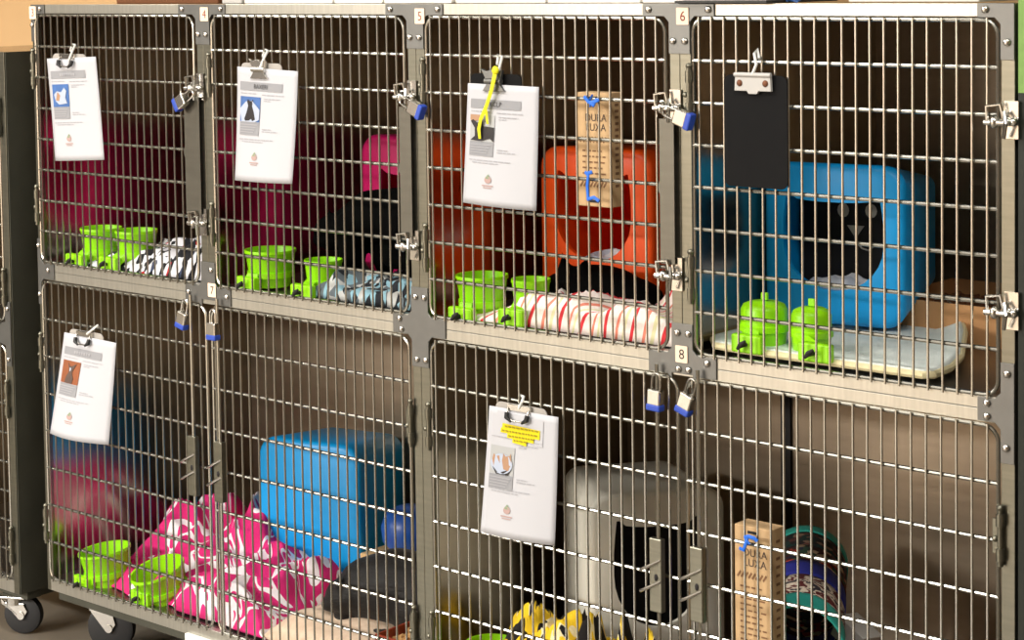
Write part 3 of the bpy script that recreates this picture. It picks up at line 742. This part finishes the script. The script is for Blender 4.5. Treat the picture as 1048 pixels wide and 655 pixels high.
# ------------------------------------------------------------------ cloths
def cloth(name, label, cat, quad, m, z0, bumps=(), amp=.02, freq=9., seed=0, n=70, thick=.006, edge=.03, uvs=1., group=None, ragged=.02, ridge=True):
    """crumpled cloth: quad = four (x, y) corners; bumps = (x, y, radius, height)"""
    a, b_, c, d = [Vector((q[0], q[1], 0)) for q in quad]
    vs, uv = [], []
    cx_ = (a.x+c.x)/2; k_ = int(cx_/W) if z0 > -1 else 2*int(cx_/W/2)
    lim = (max(.03, k_*W+.010), min(3.035, (k_+(1 if z0 > -1 else 2))*W-.012))
    for j in range(n+1):
        for i in range(n+1):
            u, v = i/n, j/n
            p_ = (a*(1-u)+b_*u)*(1-v)+(d*(1-u)+c*u)*v
            e = min(u, 1-u, v, 1-v)
            s = Vector((seed*3.7, seed*1.3, seed))
            q = Vector((p_.x*freq, p_.y*freq, 0))+s
            nz = noise.noise(q); nz2 = noise.noise(q*2.3+Vector((5, 1, 2)))
            rg = (1-abs(nz))**2 if ridge else .5+.5*nz
            f = min(1, e/.12); f = f*f*(3-2*f)
            f2 = min(1, e/.05); f2 = f2*(2-f2)
            h = amp*(.65*rg+.35*(.5+.5*nz2))*(.3+.7*f)*f2
            for bx, by, br, bh in bumps:
                dd = ((p_.x-bx)**2+(p_.y-by)**2)/br**2
                if dd < 9: h += bh*math.exp(-dd)*(.75+.5*(rg-.5))*f2
            jit = noise.noise_vector(q*1.4+Vector((9, 9, 9)))*ragged
            vs.append(Vector((min(max(p_.x+jit.x, lim[0]), lim[1]), min(max(p_.y+jit.y*.6, .026), .785), z0+thick+.001+h)))
            uv.append((u*uvs*(b_-a).length/.4, v*uvs*(d-a).length/.4))
    fs = [(j*(n+1)+i, j*(n+1)+i+1, (j+1)*(n+1)+i+1, (j+1)*(n+1)+i) for j in range(n) for i in range(n)]
    me = bpy.data.meshes.new(name); me.from_pydata([tuple(v) for v in vs], [], fs); me.materials.append(m)
    ul = me.uv_layers.new(name='UVMap')
    for l in me.loops: ul.data[l.index].uv = uv[l.vertex_index]
    for p_ in me.polygons: p_.use_smooth = True
    o = bpy.data.objects.new(name, me); COL.objects.link(o)
    sd = o.modifiers.new('s', 'SOLIDIFY'); sd.thickness = thick; sd.offset = -1
    return tag(o, label, cat, group)
G_CL = 'blankets on the cage floors'
cloth('fleece_blanket', 'black, white and red patterned fleece in the far left upper cage', 'blanket', [(.10, .03), (.725, .03), (.75, .42), (.12, .40)], M['cl_bw'], FU, [(.66, .12, .10, .07), (.56, .24, .12, .06), (.42, .15, .08, .04), (.70, .3, .1, .05)], .045, 11, 1, uvs=1.0, group=G_CL)
cloth('fleece_blanket', 'pale blue and grey fleece under the standing black cat', 'blanket', [(1.12, .02), (1.50, .02), (1.50, .40), (1.08, .38)], M['cl_lb'], FU, [(1.40, .05, .12, .03), (1.2, .09, .08, .03)], .045, 12, 2, uvs=1.1, group=G_CL)
cloth('striped_towel', 'white towel with red and peach stripes in the orange cube cage', 'towel', [(1.64, .03), (2.262, .025), (2.262, .34), (1.66, .32)], M['cl_stripe'], FU, [(2.21, .18, .06, .10), (2.05, .08, .12, .05), (1.80, .10, .09, .055), (1.93, .08, .09, .03), (2.12, .24, .05, .09), (2.2, .06, .08, .04)], .035, 9, 3, uvs=.8, group=G_CL)
cloth('fleece_blanket', 'pink and white fleece piled over the lower left cage floor', 'blanket', [(.16, .05), (.93, .028), (.84, .42), (.04, .62)], M['cl_pink'], FL, [(.12, .36, .12, .07), (.32, .50, .16, .13), (.52, .45, .14, .13), (.75, .34, .16, .07), (.22, .36, .1, .07), (.45, .26, .10, .05), (.66, .10, .13, .06)], .055, 8, 4, n=90, uvs=.72, group=G_CL, ragged=.035)
cloth('beige_towel', 'beige towel under the dark cat in the lower left cage', 'towel', [(.90, .03), (1.31, .03), (1.48, .50), (.84, .40)], M['cl_beige'], FL, [(1.1, .3, .2, .05), (.98, .12, .1, .05), (1.4, .42, .12, .05), (1.2, .1, .12, .05)], .02, 6, 5, uvs=1.6, group=G_CL, ridge=False)
cloth('fleece_blanket', 'yellow, black and white fleece in front of the grey cube', 'blanket', [(1.60, .04), (2.19, .03), (2.18, .24), (1.60, .36)], M['cl_yel'], FL, [(1.76, .12, .09, .13), (1.92, .08, .13, .20), (2.10, .08, .12, .22), (1.68, .22, .1, .14)], .05, 13, 6, uvs=.9, group=G_CL)
cloth('printed_cloth', 'salmon coloured printed cloth beside the kraft scratcher box at the bottom edge', 'cloth', [(2.215, .03), (2.385, .03), (2.385, .2), (2.23, .2)], M['cl_sal'], FL, [(2.31, .10, .09, .19)], .03, 12, 7, uvs=1., n=40, group=G_CL)
def in_cube(cube, x0, x1, y0, y1, z, label, seed):
    T = Matrix.Translation(cube.location) @ Matrix.Rotation(cube.rotation_euler.z, 4, 'Z')
    qd = [T @ Vector((x, y, 0)) for x, y in ((x0, y0), (x1, y0), (x1, y1), (x0, y1))]
    mid = T @ Vector(((x0+x1)/2, (y0+y1)/2, 0))
    cloth('lining_cloth', label, 'cloth', [(q.x, q.y) for q in qd], M['cl_cube'], cube.location.z+z, [(mid.x, mid.y, .07, .022)], .03, 14, seed, n=36, group='cloths lying inside the cubes', ragged=.004)
in_cube(c4, .06, .28, .03, .118, .05, 'white and blue cloth inside the opening of the blue cube', 8)
in_cube(c3, .06, .28, .03, .2, .07, 'pale cloth inside the opening of the orange cube', 9)
# quilted mat in the number 6 side cage
outline = [(722, 347), (733, 340), (747, 333), (765, 327), (790, 322), (830, 322), (875, 324), (905, 324), (930, 321), (950, 318), (966, 318.5), (977, 325), (984, 338), (987, 352), (983, 366), (972, 377), (955, 384), (935, 387.5), (905, 389.5), (880, 388), (850, 384), (815, 378), (780, 370), (750, 361), (732, 354)]
mz = FU+.020
pts = [pz(a, b_, mz) for a, b_ in outline]
pts = [Vector((max(p_.x, 2.304), max(p_.y, .028), p_.z)) for p_ in pts]
cen = sum(pts, Vector())/len(pts)
root = empty('quilted_mat', (cen.x, cen.y, FU), 'white quilted mat with a cream edge, under the blue cube', 'mat')
vs, uv, N = [], [], 16
for k in range(N+1):
    s_ = k/N
    for p_ in pts:
        q = cen.lerp(p_, s_); lift = .024*max(0, (s_-.72)/.28)**1.5*(1 if q.y > .25 and q.x > 2.4 else .15)
        nz = noise.noise(q*16)*.006
        vs.append(Vector((q.x, q.y, mz+nz*(1-s_**6)-.0+lift)))
        uv.append(((q.x-2.2)*2.5, q.y*2.5))
n = len(pts); fs = [(k*n+j, (k+1)*n+j, (k+1)*n+(j+1) % n, k*n+(j+1) % n) for k in range(N) for j in range(n)]
me = bpy.data.meshes.new('pad'); me.from_pydata([tuple(v) for v in vs], [], fs); me.materials.append(M['mat'])
ul = me.uv_layers.new(name='UVMap')
for l in me.loops: ul.data[l.index].uv = uv[l.vertex_index]
for p_ in me.polygons: p_.use_smooth = True
o = bpy.data.objects.new('pad', me); COL.objects.link(o); adopt(o, root)
sd = o.modifiers.new('s', 'SOLIDIFY'); sd.thickness = .016; sd.offset = 0
edge = [vs[N*n+j]+Vector((0, 0, -.003)) for j in range(n)]
adopt(MB().tube(edge, .008, 8, closed=True).build('binding', M['cream'], smooth=True), root)

# ------------------------------------------------------------------ kraft scratcher boxes and ribbons
def scratcher(label, x0, x1, z0, z1, y, dep, txt):
    root = empty('scratcher_box', ((x0+x1)/2, y+dep/2, z0), label, 'scratcher box', 'kraft cardboard scratcher boxes')
    P = lambda b, n, m, **k: adopt(b.build(n, M[m], **k), root)
    P(MB().box((x0, y, z0), (x1, y+dep, z1)), 'carton', 'kraft', bevel=.002)
    w = x1-x0; yf = y-.0008; cx = (x0+x1)/2
    def rect(a, b_, c, d): return [(a, yf, c), (b_, yf, c), (b_, yf, d), (a, yf, d)]
    b = MB(); F4 = [(0, 1, 2, 3)]
    for zc in (z1-.012, z0+.012): b.add(rect(cx-.012, cx+.012, zc-.003, zc+.003), F4)
    P(b, 'hand_slot', 'blk')
    b = MB()
    for k, t_ in enumerate(txt):
        vs_, fs_ = text_geo(t_, .023)
        b.add([(cx+.006+v.x*.95, yf, z1-.056-.021*k+v.y) for v in vs_], fs_)
    P(b, 'title', 'inkbrown')
    b = MB(); h = z1-z0
    for zc in (z1-.108, z0+.045):
        for k in range(8):
            a = x0+.006+(w-.018)*k/8
            b.add([(a, yf, zc), (a+.008, yf, zc+.012), (a+.011, yf, zc+.009), (a+.003, yf, zc-.003)], F4)
    zz = z1-.13; rnd = random.Random(3)
    while zz > z0+.07:
        a = x0+.014
        while a < x1-.02:
            q = rnd.uniform(.006, .016); b.add(rect(a, a+q, zz, zz+.0035), F4); a += q+.004
        zz -= .0125
    for k in range(14):
        zc = z1-.03-k*(h-.06)/14
        b.add([(x1+.0008, y+dep*.35, zc), (x1+.0008, y+dep*.65, zc), (x1+.0008, y+dep*.65, zc+.006), (x1+.0008, y+dep*.35, zc+.006)], F4)
    P(b, 'printing', 'kraftin')
    return root
p0, p1 = pt(590.5, 94, .016), pt(625.5, 213, .016)
scratcher('kraft scratcher box tied upright inside the orange cube cage door', p0.x, p1.x, p1.z, p0.z, .016, .045, ('DURA', 'LUXA'))
q0, q1 = pt(751.5, 538, .016), pt(789, 545, .016)
scratcher('kraft scratcher box standing inside the lower right door', q0.x, q1.x, -1.37, q0.z+.005, .016, .05, ('DURA', 'LUXA'))
def ribbon(label, paths):
    b = MB()
    for path in paths: b.tube([pt(a, c, y_) for a, c, y_ in path], .0042, 7, flat=.55)
    tag(b.build('ribbon', M['ribbon'], smooth=True), label, 'ribbon', 'blue ribbon ties')
ribbon('blue ribbon knotted at the top of the hanging kraft scratcher box', [[(598, 99, -.012), (602, 104, -.016), (607, 108, -.016), (611, 101, -.012)], [(603, 103, -.014), (606, 98, .004), (604, 109, .012)], [(604, 105, -.016), (609, 104, -.016), (613, 102, -.012)]])
ribbon('blue ribbon trailing near the foot of the hanging kraft scratcher box', [[(599, 176, -.012), (602, 180, -.014), (601, 190, -.012), (602, 205, -.012)], [(600, 178, -.014), (606, 176, -.010)], [(601, 204, -.012), (608, 202, -.012), (613, 206, -.010)]])
ribbon('blue ribbon tied round the wire at the lower right kraft scratcher box', [[(762, 550, -.012), (766, 549, -.014), (772, 551, -.014), (775, 554, -.012)], [(765, 550, -.012), (763, 557, -.014), (761, 563, -.012), (757, 561, -.01)], [(762, 549, .008), (764, 553, -.013), (767, 557, -.012)]])

# ------------------------------------------------------------------ litter trays
def tray(label, x0, x1, y0, y1, z, h, m, ml, glabel, lvl=.55):
    root = empty('litter_tray', ((x0+x1)/2, (y0+y1)/2, z), label, 'litter tray', 'open trays of litter')
    t = .005; b = MB()
    b.box((x0, y0, z), (x1, y1, z+t))
    b.box((x0, y0, z+t), (x0+t, y1, z+h)); b.box((x1-t, y0, z+t), (x1, y1, z+h))
    b.box((x0+t, y0, z+t), (x1-t, y0+t, z+h)); b.box((x0+t, y1-t, z+t), (x1-t, y1, z+h))
    adopt(b.build('tray', m), root)
    rnd = random.Random(int(x0*100)); g = MB()
    gx, gy = 26, 20; vs = []
    for j in range(gy+1):
        for i in range(gx+1):
            x = x0+t+(x1-x0-2*t)*i/gx; y = y0+t+(y1-y0-2*t)*j/gy
            vs.append((x, y, z+h*lvl+.012*noise.noise(Vector((x*20, y*20, 1)))))
    g.add(vs, [(j*(gx+1)+i, j*(gx+1)+i+1, (j+1)*(gx+1)+i+1, (j+1)*(gx+1)+i) for j in range(gy) for i in range(gx)])
    for k in range(260):
        x = rnd.uniform(x0+.012, x1-.012); y = rnd.uniform(y0+.012, y1-.012); a = rnd.uniform(0, PI); L = rnd.uniform(.004, .008)
        zz = z+h*lvl+.006+.012*noise.noise(Vector((x*20, y*20, 1)))
        g.tube([(x-L*math.cos(a), y-L*math.sin(a), zz), (x+L*math.cos(a), y+L*math.sin(a), zz+rnd.uniform(0, .005))], .0038, 6)
    o = g.build('pellet_litter', ml, smooth=True); tag(o, glabel, 'litter', None, 'stuff')
    return root
tray('open cardboard tray of litter at the right of the white mat', 2.505, 3.02, .45, .77, FU+.001, .085, M['cardb'], M['pelletd'], 'brown litter pellets in the cardboard tray right of the white mat')
tray('cardboard tray corner beside the orange cube', 2.03, 2.265, .46, .77, FU+.001, .10, M['cardb'], M['pelletd'], 'brown litter pellets in the cardboard tray beside the orange cube')
tray('terracotta tray of pellets in front of the dark cat', 1.325, 1.503, .03, .25, FL+.001, .105, M['terra'], M['pellet'], 'tan wood pellets in the terracotta tray', .74)
tray('dark cardboard tray at the back right of the wide lower right cage', 2.62, 3.02, .48, .77, FL+.001, .10, M['cardd'], M['pelletd'], 'dark litter pellets in the tray at the lower right')

# ------------------------------------------------------------------ cats
def chain(b, pts, rads, n=10, steps=5):
    """overlapping balls along a joint chain, grown into one skin later"""
    for (p0_, r0), (p1_, r1) in zip(zip(pts, rads), zip(pts[1:], rads[1:])):
        for k in range(steps+1):
            t_ = k/steps; p_ = Vector(p0_).lerp(Vector(p1_), t_); r_ = r0+(r1-r0)*t_
            b.ell(p_, (r_, r_, r_), n=n, m=8)
def ear(b, c, dirv, side, h=.04, w=.02):
    c = Vector(c); d_ = Vector(dirv).normalized(); s_ = Vector(side).normalized()
    for k in range(7):
        t_ = k/6; b.ell(c+d_*h*t_, tuple(max(.005, w*(1-t_)*.9) for _ in range(3)), n=8, m=6)
def cat(label, build, m, voxel=.006, eyes=(), nose=None):
    b = MB(); build(b)
    c = sum(b.v, Vector())/len(b.v)
    me = bpy.data.meshes.new('cat'); me.from_pydata([tuple(v-Vector((c.x, c.y, 0))) for v in b.v], [], b.f); me.materials.append(m)
    o = bpy.data.objects.new('cat', me); COL.objects.link(o); o.location = (c.x, c.y, 0)
    r_ = o.modifiers.new('skin', 'REMESH'); r_.mode = 'VOXEL'; r_.voxel_size = voxel; r_.use_smooth_shade = True
    s_ = o.modifiers.new('smooth', 'SMOOTH'); s_.factor = .6; s_.iterations = 8
    for e in eyes:
        q = MB().ell(Vector(e)-Vector((c.x, c.y, 0)), (.007, .007, .007), n=10, m=8).build('eye', M['pupil'], o, smooth=True)
    if nose: MB().ell(Vector(nose)-Vector((c.x, c.y, 0)), (.006, .006, .004), n=8, m=6).build('nose', M['pink'], o, smooth=True)
    return tag(o, label, 'cat')
# standing cat, facing left, head lowered towards its bowl
def cat_a(b):
    y = .24; A = lambda px, py, yy=y: pt(px, py, yy)
    sh, mid, rump = A(380, 220), A(398, 222), A(425, 222)
    rump = Vector((sh.x+.19, y+.02, sh.z+.0)); mid = (sh+rump)/2+Vector((0, 0, .004))
    chain(b, [sh, mid, rump], [.066, .074, .070])
    hd = A(341, 238, y-.02)
    chain(b, [sh+Vector((-.015, 0, .01)), hd+Vector((.03, 0, .012))], [.05, .044])
    b.ell(hd, (.056, .05, .048)); b.ell(hd+Vector((-.038, -.006, -.02)), (.026, .024, .022))
    for s in (-1, 1): ear(b, hd+Vector((.012, .026*s, .034)), (.3, .25*s, 1), (0, 1, 0), .035, .02)
    fl = FU+.023
    for s in (-1, 1):
        x = sh.x-.008+.024*s; yy = y+.034*s
        chain(b, [(x, yy, sh.z-.03), (x-.006, yy, sh.z-.11), (x-.002, yy, fl+.03), (x-.004, yy, fl)], [.05, .036, .024, .019])
        b.ell((x-.016, yy, fl-.002), (.026, .018, .013))
        x = rump.x-.03+.028*s; yy = rump.y+.036*s
        chain(b, [(x, yy, rump.z-.02), (x-.03, yy, rump.z-.09), (x+.03, yy, fl+.065), (x+.014, yy, fl)], [.058, .042, .022, .017])
        b.ell((x-.004, yy, fl-.002), (.03, .018, .013))
    chain(b, [rump+Vector((.04, 0, .03)), rump+Vector((.08, .03, .0)), rump+Vector((.10, .07, -.07)), rump+Vector((.11, .09, -.13))], [.024, .018, .016, .013])
cat('black cat standing in profile, head lowered to the small lime bowl', cat_a, M['fur'])
# black cat curled before the orange cube
def cat_b(b):
    y = .22; A = lambda px, py, yy=y: pt(px, py, yy)
    c = A(612, 309); fl = FU+.026
    b.ell((c.x, y, fl+.040), (.130, .095, .064)); b.ell((c.x+.07, y+.01, fl+.03), (.10, .085, .052)); b.ell((c.x-.07, y-.015, fl+.035), (.075, .075, .052))
    hd = Vector((c.x-.035, y-.055, fl+.070)); b.ell(hd, (.044, .042, .036)); b.ell(hd+Vector((-.012, -.036, -.012)), (.022, .02, .017))
    for s in (-1, 1): ear(b, hd+Vector((.027*s+.004, .006, .024)), (.3*s, .1, 1), (1, 0, 0), .042, .021)
    chain(b, [(c.x+.14, y, fl+.02), (c.x+.10, y-.09, fl+.012), (c.x, y-.115, fl+.012), (c.x-.08, y-.11, fl+.012)], [.026, .02, .018, .014])
    for s in (0, 1): chain(b, [(c.x-.07+.05*s, y-.06, fl+.02), (c.x-.08+.05*s, y-.115, fl+.004)], [.026, .018])
cat('black cat curled on the striped towel in front of the orange cube', cat_b, M['fur'])
# sooty cat lying on the beige towel
def cat_c(b):
    y = .22; A = lambda px, py, yy=y: pt(px, py, yy)
    fl = FL+.05; c = A(396, 600)
    sh = Vector((c.x-.06, y-.01, fl+.085)); rp = Vector((c.x+.10, y+.05, fl+.085))
    chain(b, [sh, (sh+rp)/2+Vector((0, 0, .015)), rp], [.082, .098, .10])
    b.ell(rp+Vector((0, -.05, -.02)), (.09, .06, .075))
    hd = A(353, 610, y-.06); b.ell(hd, (.056, .05, .048)); b.ell(hd+Vector((-.03, -.026, -.02)), (.026, .024, .02))
    chain(b, [sh, hd+Vector((.03, .01, .01))], [.07, .05])
    for s in (-1, 1): ear(b, hd+Vector((.02+.008*s, .028*s, .036)), (.2, .3*s, 1), (0, 1, 0), .036, .02)
    for s in (0, 1): chain(b, [sh+Vector((-.02, -.03+.05*s, -.03)), Vector((hd.x-.01+.04*s, hd.y-.03+.03*s, fl-.018))], [.034, .02])
    chain(b, [rp+Vector((.08, -.02, -.05)), rp+Vector((.06, -.11, -.075)), rp+Vector((-.06, -.13, -.08))], [.03, .022, .016])
cat('sooty dark cat lying on the beige towel beside the terracotta tray', cat_c, M['furb'])

# ------------------------------------------------------------------ other belongings in the cages
# blue bowl behind the sooty cat
c_ = pz(419, 556, FL+.06); c_ = pt(420, 541, .52)
b = MB(); b.lathe([(.001, 0), (.05, 0), (.078, .03), (.082, .07), (.07, .105), (.04, .122), (.001, .126)], (c_.x, .52, c_.z-.062), 28)
tag(b.build('blue_ball', M['grybowl'], smooth=True), 'shiny deep blue rounded object behind the sooty cat', 'ball')
b = MB().box((c_.x-.10, .42, FL+.001), (c_.x+.09, .62, c_.z-.063))
tag(b.build('cardboard_box', M['cardl'], bevel=.004), 'pale cardboard box under the shiny blue object', 'box')
# play tunnel
A_, B_ = pt(818, 664, .10), pt(826, 580, .50)
ax = (B_-A_); R_ = .088
root = empty('play_tunnel', A_, 'patterned cloth play tunnel with teal rims behind the kraft scratcher box', 'cat tunnel')
def tun(t0, t1, m, name, rad):
    b = MB(); n = 36; vs = []; uv = []
    zdir = ax.normalized(); x_ = zdir.cross(Vector((0, 0, 1))).normalized(); y_ = x_.cross(zdir)
    k = 5
    for i in range(k):
        t_ = t0+(t1-t0)*i/(k-1)
        for rr_ in (rad,):
            for j in range(n): vs.append(A_+ax*t_+(x_*math.cos(2*PI*j/n)+y_*math.sin(2*PI*j/n))*rr_); uv.append((j/n*2, t_*2))
    fs = [(i*n+j, i*n+(j+1) % n, (i+1)*n+(j+1) % n, (i+1)*n+j) for i in range(k-1) for j in range(n)]
    me = bpy.data.meshes.new(name); me.from_pydata([tuple(v) for v in vs], [], fs); me.materials.append(m)
    ul = me.uv_layers.new(name='UVMap')
    for l in me.loops: ul.data[l.index].uv = uv[l.vertex_index]
    for p_ in me.polygons: p_.use_smooth = True
    o = bpy.data.objects.new(name, me); COL.objects.link(o); adopt(o, root)
    s_ = o.modifiers.new('s', 'SOLIDIFY'); s_.thickness = .004; s_.offset = -1
tun(0, .16, M['teal'], 'rim', R_+.002); tun(.16, .40, M['tcream'], 'cloth_panel', R_); tun(.40, .58, M['tblue'], 'cloth_band', R_+.001)
tun(.58, .78, M['tpat'], 'cloth_panel', R_); tun(.78, .96, M['tpat2'], 'cloth_panel', R_); tun(.96, 1.04, M['teal'], 'rim', R_+.002)
zt_ = min(A_.z, B_.z)-R_-.004
print('tunnel', A_, B_, zt_)
tag(MB().box((2.40, .09, FL+.001), (2.86, .46, zt_)).build('cardboard_box', M['cardd'], bevel=.004), 'dark cardboard box under the patterned play tunnel', 'box')
# pale plastic tray corner
c_ = pt(877, 650, .30)
b = MB(); b.box((-.045, -.03, -.025), (.045, .03, .025), T=Matrix.Translation(c_) @ Matrix.Rotation(.35, 4, 'Y') @ Matrix.Rotation(-.3, 4, 'Z'))
b.cyl(c_+Vector((-.01, -.034, -.006)), c_+Vector((-.01, -.028, -.006)), .004, 8)
tag(b.build('plastic_tub', M['tray'], bevel=.006), 'small pale grey plastic tub right of the play tunnel', 'tub')

# ------------------------------------------------------------------ on top of the bank
ZT = .0305
def top_box(name, label, x0, x1, y0, y1, h, m, cat='box', z=ZT):
    root = empty(name, ((x0+x1)/2, (y0+y1)/2, z), label, cat, 'boxes on top of the cages')
    adopt(MB().box((x0, y0, z), (x1, y1, z+h)).build('carton', M[m], bevel=.003), root)
    adopt(MB().box(((x0+x1)/2-.02, y0-.0008, z+h-.05), ((x0+x1)/2+.02, y1, z+h+.0006)).build('tape', M['cardl' if m != 'white' else 'tray']), root)
    return root
xa, xb = pt(119, 2, .03).x, pt(223, 2, .03).x
top_box('cardboard_box', 'brown cardboard box on top of the far left cage', xa, xb, .03, .40, .22, 'cardd')
top_box('plastic_tub', 'narrow grey tub on top of the cages, right of the brown box', pt(227, 2, .03).x, pt(247, 2, .03).x, .03, .22, .12, 'tray', 'tub')
pxs = [(250, 340, 'first'), (342, 391, 'second'), (393, 462, 'third'), (466, 558, 'fourth'), (560, 655, 'fifth'), (657, 700, 'last')]
for a, c, w_ in pxs:
    top_box('white_carton', w_+' white carton in the row on top of the cages, counted from the grey tub', pt(a, 3, .025).x, pt(c, 3, .025).x, .025, .36, .24, 'white')
b = MB(); x0, x1 = pt(700, 3, -.01).x, pt(785, 3, -.01).x
b.box((x0, -.012, ZT+.006), (x1, .25, ZT+.05)); b2 = MB().box((x0-.02, -.016, ZT), (x1+.003, .255, ZT+.006))
root = empty('binder', ((x0+x1)/2, .1, ZT), 'white binder lying over the front edge above the number 6 sticker', 'binder')
adopt(b.build('pages', M['white'], bevel=.002), root); adopt(b2.build('cover', M['black'], bevel=.001), root)
b = MB(); b.tube([pt(800, -6, .1), pt(806, 0, .05), pt(815, 1, .06), pt(822, -3, .12), pt(830, -8, .2)], .004, 8)
tag(b.build('cable', M['cable'], smooth=True), 'blue cable curling on top of the right hand cage', 'cable')
top_box('white_carton', 'long white carton on top of the right hand cage', pt(868, 0, .1).x, pt(1002, 0, .1).x, .1, .42, .2, 'white')

# ------------------------------------------------------------------ light
def lamp(x, y, sx, sy, e, col=(1, .965, .91), z=.93):
    l = bpy.data.lights.new('ceiling_light', 'AREA'); l.shape = 'RECTANGLE'; l.size = sx; l.size_y = sy; l.energy = e; l.color = col
    o = bpy.data.objects.new('ceiling_light', l); COL.objects.link(o); o.location = (x, y, z)
for x in (-.4, 1.5, 3.4): lamp(x, -1.0, 1.2, .5, 26)
for x in (-3.0, -1.4, .2): lamp(x, -5.6, 1.2, .6, 380)
w = bpy.data.worlds.new('World'); S.world = w; w.use_nodes = True
w.node_tree.nodes['Background'].inputs[0].default_value = (.5, .5, .5, 1); w.node_tree.nodes['Background'].inputs[1].default_value = .2

# ------------------------------------------------------------------ camera
cd = bpy.data.cameras.new('camera'); cam = bpy.data.objects.new('camera', cd); COL.objects.link(cam)
cd.sensor_fit = 'HORIZONTAL'; cd.sensor_width = 36; cd.lens = FPX/1048*36
cd.shift_x = (524-PPX)/1048; cd.shift_y = -(327.5-PPY)/1048; cd.clip_start = .05
R3 = Matrix((RGT, UPV, -FWD)).transposed()
cam.matrix_world = Matrix.Translation(CAM) @ R3.to_4x4()
S.camera = cam
S.view_settings.view_transform = 'Standard'; S.view_settings.look = 'None'; S.view_settings.gamma = 1
S.view_settings.use_curve_mapping = False; S.view_settings.exposure = .28
